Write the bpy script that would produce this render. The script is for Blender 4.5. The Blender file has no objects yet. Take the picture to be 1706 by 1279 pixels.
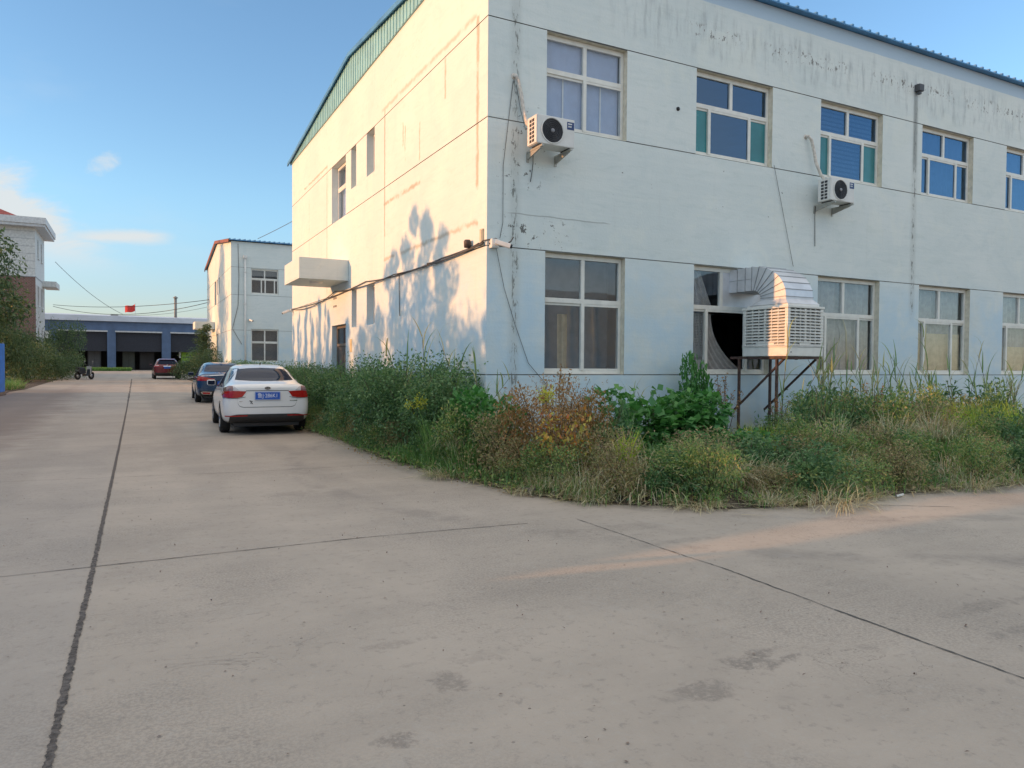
import bpy, bmesh, math, random
import numpy as np
from mathutils import Vector, Matrix
from mathutils.bvhtree import BVHTree
R = math.radians
scene = bpy.context.scene
COL = scene.collection

# ---------------------------------------------------------------- camera, sky, sun, exposure
cam_d = bpy.data.cameras.new("camera"); cam = bpy.data.objects.new("camera", cam_d); COL.objects.link(cam)
cam_d.sensor_width = 36; cam_d.lens = 36*1215.77/1706; cam_d.clip_end = 3000; cam_d.clip_start = 0.05
def cam_matrix(yaw, pitch, roll, h):
    F = Vector((math.sin(yaw)*math.cos(pitch), math.cos(yaw)*math.cos(pitch), math.sin(pitch)))
    Rt = Vector((math.cos(yaw), -math.sin(yaw), 0)); U = Rt.cross(F)
    R2 = Rt*math.cos(roll)+U*math.sin(roll); U2 = -Rt*math.sin(roll)+U*math.cos(roll)
    m = Matrix((R2, U2, -F)).transposed().to_4x4(); m.translation = Vector((0, 0, h)); return m
cam.matrix_world = cam_matrix(R(27.4357), R(-1.4943), R(0.4215), 1.45)
scene.camera = cam

SUN_EL, SUN_AZ = 9.0, -79.2          # azimuth clockwise from +Y: the low sun stands to the left, slightly ahead
world = bpy.data.worlds.new("World"); scene.world = world; world.use_nodes = True

def sun_dir():
    e, a = R(SUN_EL), R(SUN_AZ)
    return Vector((math.sin(a)*math.cos(e), math.cos(a)*math.cos(e), math.sin(e)))
sd = bpy.data.lights.new("sun", 'SUN'); sd.energy = 1.95; sd.angle = R(0.55); sd.color = (1.0, 0.455, 0.165)
so = bpy.data.objects.new("sun", sd); COL.objects.link(so)
so.rotation_euler = sun_dir().to_track_quat('Z', 'Y').to_euler(); so.location = sun_dir()*200
scene.view_settings.view_transform = 'Standard'; scene.view_settings.look = 'None'
scene.view_settings.exposure = 1.33; scene.view_settings.gamma = 1
scene.cycles.max_bounces = 6; scene.cycles.transparent_max_bounces = 12
scene.cycles.diffuse_bounces = 3; scene.cycles.glossy_bounces = 3; scene.cycles.transmission_bounces = 4

# ---------------------------------------------------------------- node helpers
class NT:
    def __init__(s, nt): s.nt = nt
    def n(s, t): return s.nt.nodes.new(t)
    def link(s, a, b): s.nt.links.new(a, b)
    def put(s, sock, v):
        if isinstance(v, V): s.nt.links.new(v.s, sock)
        elif hasattr(v, 'is_output'): s.nt.links.new(v, sock)
        else: sock.default_value = v
    def math(s, op, a, b=0.0, clamp=False):
        m = s.n('ShaderNodeMath'); m.operation = op; m.use_clamp = clamp
        s.put(m.inputs[0], a); s.put(m.inputs[1], b); return V(s, m.outputs[0])
    def ss(s, x, a, b):                       # smoothstep
        m = s.n('ShaderNodeMapRange'); m.interpolation_type = 'SMOOTHSTEP'
        s.put(m.inputs[0], x); m.inputs[1].default_value = a; m.inputs[2].default_value = b
        return V(s, m.outputs[0])
    def box(s, x, a, b, w): return s.ss(x, a-w, a+w)*(1.0-s.ss(x, b-w, b+w))
    def vec(s, x, y, z):
        c = s.n('ShaderNodeCombineXYZ'); s.put(c.inputs[0], x); s.put(c.inputs[1], y); s.put(c.inputs[2], z); return c.outputs[0]
    def sep(s, v):
        c = s.n('ShaderNodeSeparateXYZ'); s.link(v, c.inputs[0]); return [V(s, o) for o in c.outputs]
    def noise(s, v, sc, det=3, rough=0.55, dist=0.0):
        m = s.n('ShaderNodeTexNoise'); s.link(v, m.inputs['Vector']); m.inputs['Scale'].default_value = sc
        m.inputs['Detail'].default_value = det; m.inputs['Roughness'].default_value = rough; m.inputs['Distortion'].default_value = dist
        return V(s, m.outputs[0])
    def vor(s, v, sc):
        m = s.n('ShaderNodeTexVoronoi'); s.link(v, m.inputs['Vector']); m.inputs['Scale'].default_value = sc; return V(s, m.outputs[0])
    def mix(s, f, a, b):
        m = s.n('ShaderNodeMix'); m.data_type = 'RGBA'; s.put(m.inputs[0], f)
        for i, c in ((6, a), (7, b)):
            if isinstance(c, tuple): m.inputs[i].default_value = c if len(c) == 4 else c+(1,)
            else: s.put(m.inputs[i], c)
        return m.outputs[2]
    def obj(s): return s.n('ShaderNodeTexCoord').outputs['Object']
    def bump(s, h, strength=0.3, dist=0.02):
        b = s.n('ShaderNodeBump'); b.inputs['Strength'].default_value = strength; b.inputs['Distance'].default_value = dist
        s.put(b.inputs['Height'], h); return b.outputs[0]
class V:
    def __init__(s, k, sock): s.k = k; s.s = sock
    def __add__(s, o): return s.k.math('ADD', s, o)
    __radd__ = __add__
    def __mul__(s, o): return s.k.math('MULTIPLY', s, o)
    __rmul__ = __mul__
    def __sub__(s, o): return s.k.math('SUBTRACT', s, o)
    def __rsub__(s, o): return s.k.math('SUBTRACT', o, s)
    def __truediv__(s, o): return s.k.math('DIVIDE', s, o)
    def max(s, o): return s.k.math('MAXIMUM', s, o)
    def min(s, o): return s.k.math('MINIMUM', s, o)
    def abs(s): return s.k.math('ABSOLUTE', s)
    def gt(s, o): return s.k.math('GREATER_THAN', s, o)
    def lt(s, o): return s.k.math('LESS_THAN', s, o)

def base_mat(name):
    m = bpy.data.materials.new(name); m.use_nodes = True
    k = NT(m.node_tree); b = m.node_tree.nodes['Principled BSDF']; return m, k, b
def M(name, col, rough=0.6, metal=0.0, var=0.12, scale=6.0, bump=0.0, spec=0.5, coat=0.0):
    """painted/plain surface with a little procedural unevenness"""
    m, k, b = base_mat(name)
    v = k.obj(); n = k.noise(v, scale, 4)
    d = tuple(c*(1-var) for c in col); l = tuple(min(1, c*(1+var)) for c in col)
    k.link(k.mix(k.ss(n, .3, .7), d, l), b.inputs['Base Color'])
    k.put(b.inputs['Roughness'], n*0.15+(rough-0.07)); b.inputs['Metallic'].default_value = metal
    b.inputs['Specular IOR Level'].default_value = spec
    if coat: b.inputs['Coat Weight'].default_value = coat; b.inputs['Coat Roughness'].default_value = 0.04
    if bump: k.link(k.bump(k.noise(v, scale*6, 3), bump, 0.01), b.inputs['Normal'])
    return m

# ---------------------------------------------------------------- world: Nishita sky with a few thin clouds and an added unseen sheet
CLOUD = 3.1
def build_world():
    k = NT(world.node_tree); nt = world.node_tree; bg = nt.nodes['Background']
    sky = k.n('ShaderNodeTexSky'); sky.sky_type = 'NISHITA'; sky.sun_disc = False
    sky.sun_elevation = R(SUN_EL); sky.sun_rotation = R(SUN_AZ); sky.altitude = 0
    sky.air_density = 1.0; sky.dust_density = 0.3; sky.ozone_density = 1.6
    d = k.n('ShaderNodeTexCoord').outputs['Generated']; x, y, z = k.sep(d)
    u = x/y.max(0.05); v = z/y.max(0.05); front = k.ss(y, .05, .3)
    p = k.vec(u*1.0, v*2.6, 0.0); n = k.noise(p, 7.0, 6, 0.6, 0.4); n2 = k.noise(p, 22.0, 5, 0.6)
    # broad veil on the left, its tail streak, and one small puff
    w1 = k.noise(k.vec(u*9.0+v*6.0, v*34.0-u*10.0, 0.0), 1.6, 7, 0.68, 0.8); n3 = k.noise(k.vec(u, v, 0.3), 60.0, 6, 0.7, 0.5)
    top = 0.222-(u+0.13)*0.75
    veil = k.ss(top-v+(n-0.5)*0.12+(w1-0.5)*0.05, -0.015, 0.05)*(1.0-k.ss(u+(n-0.5)*0.06, -0.06, 0.05))*k.ss(v, 0.09, 0.17)
    veil = (veil*(0.62+w1*1.15)).min(0.9)
    ls = (v-0.151-(n-0.5)*0.02-u*0.05).abs()
    streak = (1.0-k.ss(ls+(w1-0.5)*0.010, 0.0, 0.012))*(1.0-k.ss(u+(n2-.5)*.02, 0.015, 0.055))*k.ss(u, -0.12, -0.02)*(0.35+w1*1.3)
    du = (u+0.030)/0.017; dv = (v-0.246-u*0.35)/0.012
    puff = (1.0-k.ss(du*du+dv*dv+(n2-0.5)*2.2+(n3-0.5)*2.4, -0.3, 1.5))*0.60
    # unseen bright cloud overhead and behind the viewer, added to lift ambient; trace elsewhere
    zz = z.max(0.08); hi = k.ss(k.noise(k.vec(x/zz, y/zz, 0.0), 0.9, 5, 0.6), 0.30, 0.55)*k.ss(z, 0.46, 0.66)
    back = k.ss(k.noise(k.vec(x*2.0, y*2.0, z*5.0), 1.3, 5, 0.6), 0.38, 0.6)*k.ss(y, -0.55, -0.8)*0.7
    far = k.ss(k.noise(k.vec(x*2.0, y*2.0, z*6.0), 1.6, 5, 0.6), 0.56, 0.8)*0.12
    c = (veil.max(streak).max(puff)*front).max(far).max(hi).max(back)
    c = c.min(0.9)
    wb = k.n('ShaderNodeMix'); wb.data_type = 'RGBA'; wb.blend_type = 'MULTIPLY'; wb.inputs[0].default_value = 1.0
    k.link(sky.outputs[0], wb.inputs[6]); wb.inputs[7].default_value = (0.65, 0.765, 0.87, 1)
    low = k.ss(z, 0.22, 0.0); col2 = k.n('ShaderNodeMix'); col2.data_type = 'RGBA'; col2.blend_type = 'MULTIPLY'; k.put(col2.inputs[0], low)
    k.link(wb.outputs[2], col2.inputs[6]); col2.inputs[7].default_value = (0.69, 0.575, 0.69, 1)
    col = k.mix(c, col2.outputs[2], k.mix(k.ss(y, .2, .4)*k.ss(z, .5, .45), (CLOUD, CLOUD*.955, CLOUD*.89, 1), (2.05, 2.12, 2.12, 1)))
    k.link(col, bg.inputs[0]); bg.inputs[1].default_value = 0.15
build_world()

# ---------------------------------------------------------------- mesh helpers
class MB:
    def __init__(s): s.v = []; s.f = []; s.m = []; s.smooth = []
    def add(s, verts, faces, m=0, sm=False):
        o = len(s.v); s.v += [tuple(p) for p in verts]
        for f in faces: s.f.append([i+o for i in f]); s.m.append(m); s.smooth.append(sm)
    def quad(s, a, b, c, d, m=0): s.add([a, b, c, d], [(0, 1, 2, 3)], m)
    def box(s, x0, x1, y0, y1, z0, z1, m=0):
        s.add([(x0,y0,z0),(x1,y0,z0),(x1,y1,z0),(x0,y1,z0),(x0,y0,z1),(x1,y0,z1),(x1,y1,z1),(x0,y1,z1)],
              [(0,3,2,1),(4,5,6,7),(0,1,5,4),(1,2,6,5),(2,3,7,6),(3,0,4,7)], m)
    def bar(s, a, b, w, h=None, m=0):          # square bar between two points
        a = Vector(a); b = Vector(b); d = (b-a).normalized(); h = h or w
        t = Vector((0,0,1)) if abs(d.z) < .9 else Vector((1,0,0))
        r = d.cross(t).normalized()*w/2; u = r.cross(d).normalized()*h/2
        vs = [p+q for p in (a, b) for q in (-r-u, r-u, r+u, -r+u)]
        s.add(vs, [(0,1,2,3),(7,6,5,4),(0,4,5,1),(1,5,6,2),(2,6,7,3),(3,7,4,0)], m)
    def tube(s, pts, r, n=6, m=0, r2=None, cap=True):
        pts = [Vector(p) for p in pts]; L = len(pts); rows = []
        for i, p in enumerate(pts):
            d = (pts[min(i+1, L-1)]-pts[max(i-1, 0)]).normalized()
            t = Vector((0,0,1)) if abs(d.z) < .85 else Vector((1,0,0))
            a = d.cross(t).normalized(); b = a.cross(d).normalized()
            rr = r if r2 is None else r+(r2-r)*i/max(1, L-1)
            rows.append([p+a*math.cos(q)*rr+b*math.sin(q)*rr for q in [2*math.pi*j/n for j in range(n)]])
        vs = [p for row in rows for p in row]; fs = []
        for i in range(L-1):
            for j in range(n): fs.append((i*n+j, i*n+(j+1)%n, (i+1)*n+(j+1)%n, (i+1)*n+j))
        if cap: fs.append(tuple(range(n))[::-1]); fs.append(tuple((L-1)*n+j for j in range(n)))
        s.add(vs, fs, m, True)
    def lathe(s, prof, axis='z', c=(0,0,0), n=24, m=0, sm=True):   # prof: (radius, along)
        vs = []; fs = []; c = Vector(c)
        for (r, h) in prof:
            for j in range(n):
                q = 2*math.pi*j/n; a, b = r*math.cos(q), r*math.sin(q)
                vs.append(c+Vector({'z': (a,b,h), 'y': (a,h,b), 'x': (h,a,b)}[axis]))
        for i in range(len(prof)-1):
            for j in range(n): fs.append((i*n+j, i*n+(j+1)%n, (i+1)*n+(j+1)%n, (i+1)*n+j))
        s.add(vs, fs, m, sm)
    def prism(s, poly, axis, a, b, m=0):       # extrude a 2D polygon along an axis
        f = {'x': lambda p, t: (t, p[0], p[1]), 'y': lambda p, t: (p[0], t, p[1]), 'z': lambda p, t: (p[0], p[1], t)}[axis]
        n = len(poly); vs = [f(p, a) for p in poly]+[f(p, b) for p in poly]
        fs = [tuple(range(n))[::-1], tuple(range(n, 2*n))]+[(i, (i+1)%n, n+(i+1)%n, n+i) for i in range(n)]
        s.add(vs, fs, m)
    def build(s, name, mats, parent=None, origin=None, bevel=0.0, fix=True):
        me = bpy.data.meshes.new(name); o3 = Vector(origin) if origin is not None else Vector((0,0,0))
        me.from_pydata([tuple(Vector(p)-o3) for p in s.v], [], s.f)
        for m in (mats if isinstance(mats, (list, tuple)) else [mats]): me.materials.append(m)
        me.polygons.foreach_set('material_index', s.m); me.polygons.foreach_set('use_smooth', s.smooth); me.update()
        if fix:
            bm = bmesh.new(); bm.from_mesh(me); bmesh.ops.recalc_face_normals(bm, faces=bm.faces); bm.to_mesh(me); bm.free()
        o = bpy.data.objects.new(name, me); COL.objects.link(o)
        if parent is not None: o.parent = parent
        if bevel:
            b = o.modifiers.new('bevel', 'BEVEL'); b.width = bevel; b.segments = 2; b.limit_method = 'ANGLE'; b.angle_limit = R(40)
        return o
def tag(o, label=None, cat=None, group=None, kind=None):
    if label: o['label'] = label
    if cat: o['category'] = cat
    if group: o['group'] = group
    if kind: o['kind'] = kind
    return o
def thing(name, label, cat, loc=(0,0,0), rz=0.0, group=None):
    o = bpy.data.objects.new(name, None); COL.objects.link(o); o.empty_display_size = .3
    o.location = loc; o.rotation_euler = (0, 0, rz); return tag(o, label, cat, group)
def copy_tree(o, loc=None, rz=None, scale=None, label=None, group=None):
    c = o.copy(); COL.objects.link(c)
    if loc is not None: c.location = loc
    if rz is not None: c.rotation_euler = (c.rotation_euler[0], c.rotation_euler[1], rz)
    if scale is not None: c.scale = scale if isinstance(scale, tuple) else (scale,)*3
    if label: c['label'] = label
    if group: c['group'] = group
    for ch in list(o.children):
        d = ch.copy(); COL.objects.link(d); d.parent = c
        for g in list(ch.children):
            e = g.copy(); COL.objects.link(e); e.parent = d
    return c
def text_mesh(txt, size, mat, name, parent, loc, rot, depth=0.002, sx=1.0):
    cu = bpy.data.curves.new(name, 'FONT'); cu.body = txt; cu.size = size; cu.extrude = depth; cu.align_x = 'CENTER'; cu.align_y = 'CENTER'
    t = bpy.data.objects.new(name+'_tmp', cu); COL.objects.link(t)
    dg = bpy.context.evaluated_depsgraph_get(); me = bpy.data.meshes.new_from_object(t.evaluated_get(dg))
    bpy.data.objects.remove(t); bpy.data.curves.remove(cu)
    me.materials.clear(); me.materials.append(mat)
    o = bpy.data.objects.new(name, me); COL.objects.link(o); o.parent = parent; o.location = loc; o.rotation_euler = rot; o.scale = (sx, 1, 1)
    return o
def gz(y):                                   # the yard climbs very slightly towards the far shed
    if y < 25: return 0.0
    return 0.0063*(y-25) if y < 100 else 0.4725

# ---------------------------------------------------------------- materials
def wall_material(name, main=True):
    m, k, b = base_mat(name); o = k.obj(); X, Y, Z = k.sep(o)
    big = k.noise(o, 0.45, 4); med = k.noise(o, 1.7, 5, 0.6); fine = k.noise(o, 26.0, 3)
    vert = k.noise(k.vec(X*5.0, Y*5.0, Z*0.35), 1.6, 4, 0.6)             # rain runs
    horiz = k.noise(k.vec(X*0.5, Y*0.5, Z*9.0), 1.5, 3)                    # roller marks
    col = k.mix(k.ss(big+(horiz-0.5)*0.35, 0.35, 0.68), (0.655, 0.725, 0.715), (0.72, 0.775, 0.755))
    brush = k.noise(k.vec(X*0.9+Y*0.9, 0.0, Z*3.2), 2.3, 6, 0.68, 0.8); patchy = k.noise(o, 0.8, 6, 0.65, 1.2)
    col = k.mix(k.ss(brush, 0.48, 0.70)*0.30, col, (0.51, 0.60, 0.58)); col = k.mix(k.ss(patchy, 0.52, 0.66)*0.40, col, (0.76, 0.80, 0.74)); col = k.mix(k.ss(patchy, 0.46, 0.34)*0.30, col, (0.55, 0.64, 0.65))
    # newer bluish paint low down between the windows
    low = k.ss(Z, 3.6, 2.6)*k.ss(med*0.6+big*0.6, 0.45, 0.72)
    col = k.mix(low*0.8, col, (0.50, 0.67, 0.78))
    col = k.mix(k.ss(vert, 0.55, 0.85)*0.22, col, (0.50, 0.51, 0.47))
    if main:
        right = k.ss(Y, 0.3, 0.2)                                         # wall towards the yard
        left = 1.0-right
        def brk(s, lo, hi): return k.ss(k.noise(o, s, 4, 0.65), lo, hi)
        # blue-painted strip under the eave
        col = k.mix(k.box(Z+(med-0.5)*0.03, 7.78+0.34, 9.0, 0.01)*right*0.75, col, (0.40, 0.55, 0.70))
        # damp grime with drips, and peeling, under the eave
        drip = k.noise(k.vec(X*3.2, 0.0, Z*0.55), 2.2, 5, 0.65)
        grime = k.box(Z+(med-0.5)*0.9, 7.15, 7.95, 0.18)*k.box(X, 2.5, 16.5, 0.8)*k.ss(drip, 0.45, 0.72)*right
        col = k.mix(grime*0.6, col, (0.36, 0.40, 0.41))
        spots = k.noise(k.vec(X*2.6, 0.0, Z*1.5), 4.2, 4, 0.7)
        zone = k.box(Z+(X-9.5)*-0.012+(med-0.5)*0.35, 7.52, 7.76, 0.06)
        xs = k.box(X, 4.0, 5.2, .2).max(k.box(X, 6.0, 8.2, .3)).max(k.box(X, 9.1, 11.9, .2)).max(k.box(X, 12.4, 15.6, .3))
        peel = k.ss(spots, 0.56, 0.585)*zone*xs*right
        halo = k.ss(spots, 0.50, 0.6)*zone*xs*right
        col = k.mix(halo*0.45, col, (0.80, 0.82, 0.80)); col = k.mix(peel*k.ss(fine, .3, .5)*0.85, col, (0.12, 0.12, 0.11))
        # two vertical cracked expansion lines
        wob = (k.noise(o, 3.0, 3)-0.5)*0.12
        for x0, w, z0, z1 in ((0.49, .045, 0.2, 8.0), (10.5, .04, 2.6, 7.3)):
            line = 1.0-k.ss((X-x0+wob).abs(), w*0.35, w*1.9)
            cr = line*k.ss(k.noise(k.vec(X*9.0, 0.0, Z*2.2), 2.0, 5, 0.7), 0.52, 0.58)*k.box(Z, z0, z1, .1)*right
            soft = (1.0-k.ss((X-x0).abs(), .02, .16))*k.box(Z, z0, z1, .3)*right
            col = k.mix(soft*0.35, col, (0.42, 0.45, 0.43)); col = k.mix(cr*0.85, col, (0.17, 0.18, 0.165))
        # stain below the roof outlet, flaked corner patch, worn jamb
        st = (1.0-k.ss((X-10.5).abs(), .03, .10))*k.box(Z, 5.9, 7.5, .15)*right
        col = k.mix(st*0.6, col, (0.20, 0.22, 0.22))
        fl = k.ss(k.noise(o, 7.0, 4, 0.7), 0.585, 0.61)*k.box(X, .25, 1.5, .2)*k.box(Z, 3.35, 3.8, .1)*right
        fl = fl.max(k.ss(k.noise(o, 9.0, 4, 0.7), 0.60, 0.63)*k.box(X, 12.5, 12.64, .02)*k.box(Z, 5.4, 6.5, .2)*right)
        fl = fl.max(k.ss(k.noise(o, 8.0, 4, 0.7), 0.60, 0.63)*k.box(X, .2, .95, .15)*k.box(Z, 4.2, 5.6, .2)*right)
        fl = fl.max(k.ss(k.noise(o, 6.0, 4, 0.7), 0.68, 0.69)*k.box(X, 1.0, 8.0, .2)*k.box(Z, 4.3, 5.2, .2)*right)
        col = k.mix(fl*0.9, col, (0.12, 0.12, 0.11))
        hc = (1.0-k.ss((Z-3.87+(k.noise(o, 2.0, 3)-0.5)*.06).abs(), .004, .014))*k.box(X, .4, 2.3, .1)*right
        col = k.mix(hc*0.6, col, (0.25, 0.26, 0.25))
        # patched cracks on the sunny gable wall: (y, z) strips in local coordinates
        segs = [(0.45,5.5,7.03,7.08,.05),(0.33,.42,4.3,7.05,.035),(0.38,5.3,3.72,3.78,.045),(3.0,5.3,4.93,5.0,.03),
                (1.72,1.78,6.14,6.92,.03),(3.03,3.07,5.35,6.16,.025),(5.22,5.27,4.3,7.06,.018),(10.6,13.7,7.03,7.08,.025),
                (10.62,10.66,3.5,7.1,.015),(3.88,3.92,5.6,6.3,.02),(13.0,13.02,3.6,6.6,.012),(4.0,4.05,5.9,6.4,.02)]
        pm = None; e = (k.noise(o, 5.0, 4, 0.65)-0.5)*0.13
        for y0, y1, z0, z1, w in segs:
            t = k.box(Y+e*(1.0 if z1-z0 > .2 else 3.0), y0, y1, w)*k.box(Z+e*(1.0 if z1-z0 < .2 else 3.0), z0, z1, w)
            pm = t if pm is None else pm.max(t)
        pm = pm*left*k.ss(med, 0.34, 0.5)
        col = k.mix(pm*0.75, col, (0.36, 0.33, 0.25))
        rub = k.ss(k.noise(o, 11.0, 5, 0.75), 0.60, 0.66)*k.box(Z, 7.2, 7.9, .2)*k.box(Y, 2.5, 6.5, .6)*left
        col = k.mix(rub*0.6, col, (0.50, 0.48, 0.40))
    splash = k.ss(Z+(med-0.5)*0.6, 0.75, 0.25)
    col = k.mix(splash*0.4, col, (0.36, 0.35, 0.30))
    k.link(col, b.inputs['Base Color']); b.inputs['Roughness'].default_value = 0.82
    b.inputs['Specular IOR Level'].default_value = 0.25
    k.link(k.bump(fine*0.5+med*1.2+horiz*0.5, 0.25, 0.02), b.inputs['Normal'])
    return m
MAT_WALL = wall_material('painted_render'); MAT_WALL2 = wall_material('painted_render_plain', False)
MAT_GROOVE = M('groove_shadow_gap', (0.20, 0.21, 0.205), .9, var=.55, scale=1.6)
MAT_PVC = M('white_pvc', (0.74, 0.735, 0.68), .45, var=.06)
MAT_REVEAL = M('cream_reveal', (0.66, 0.62, 0.50), .8, scale=9)
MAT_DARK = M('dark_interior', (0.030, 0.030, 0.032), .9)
MAT_BLACK = M('black_plastic', (0.022, 0.022, 0.024), .5)
MAT_TEAL = M('teal_sheet_steel', (0.26, 0.52, 0.56), .45, var=.1, scale=2)
MAT_BLUEROOF = M('blue_sheet_steel', (0.07, 0.24, 0.46), .42, var=.2, scale=2)
MAT_WHITE_METAL = M('white_powder_coat', (0.70, 0.70, 0.67), .4, var=.06)
MAT_GALV = M('galvanised_sheet', (0.66, 0.68, 0.71), .5, .45, var=.1, scale=3)
MAT_RUST = M('rusty_brown_angle_steel', (0.085, 0.05, 0.04), .75, var=.4, scale=14, bump=.3)
MAT_GREY_METAL = M('grey_metal', (0.32, 0.32, 0.31), .5, .4)
MAT_CABLE = M('grey_black_cable', (0.07, 0.07, 0.068), .6)
MAT_CABLE_LIGHT = M('pale_insulated_pipe', (0.60, 0.56, 0.50), .7, var=.2, scale=20)
MAT_CURTAIN_GREY = M('grey_beige_curtain', (0.35, 0.335, 0.32), .9, var=.15, scale=8)
MAT_CURTAIN_TAN = M('tan_curtain', (0.56, 0.46, 0.30), .9, var=.12, scale=8)
MAT_CURTAIN_BLUE = M('pale_lilac_blind', (0.36, 0.43, 0.60), .85, var=.05)
MAT_BLIND = M('pale_zebra_blind', (0.75, 0.78, 0.82), .8)
MAT_TEALSCREEN = M('teal_tinted_sash', (0.035, 0.20, 0.22), .25, var=.15, scale=2)
MAT_SOIL = None
def glass_material(name, tint, refl, trans=(0.75, 0.8, 0.85)):
    m, k, b = base_mat(name); nt = m.node_tree; out = nt.nodes['Material Output']; nt.nodes.remove(b)
    tr = k.n('ShaderNodeBsdfTransparent'); tr.inputs[0].default_value = trans+(1,)
    gl = k.n('ShaderNodeBsdfGlossy'); gl.inputs[0].default_value = tint+(1,); gl.inputs['Roughness'].default_value = 0.02
    w = k.noise(k.obj(), 1.3, 2); k.link(k.bump(w, 0.05, 0.03), gl.inputs['Normal'])
    ge = k.n('ShaderNodeNewGeometry'); dp = k.n('ShaderNodeVectorMath'); dp.operation = 'DOT_PRODUCT'; k.link(ge.outputs['Normal'], dp.inputs[0]); k.link(ge.outputs['Incoming'], dp.inputs[1])
    c1 = 1.0-V(k, dp.outputs['Value']).abs(); f = k.math('POWER', c1, 5.0)*0.96+(0.04+refl); mx = k.n('ShaderNodeMixShader'); k.put(mx.inputs[0], f.min(1.0))
    k.link(tr.outputs[0], mx.inputs[1]); k.link(gl.outputs[0], mx.inputs[2]); k.link(mx.outputs[0], out.inputs[0]); return m
MAT_GLASS = glass_material('clear_window_glass', (0.85, 0.92, 1.0), 0.02, (0.93, 0.95, 0.96))
MAT_GLASS_BLUE = glass_material('blue_window_glass', (0.48, 0.68, 0.92), 0.10, (0.44, 0.52, 0.60))

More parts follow.
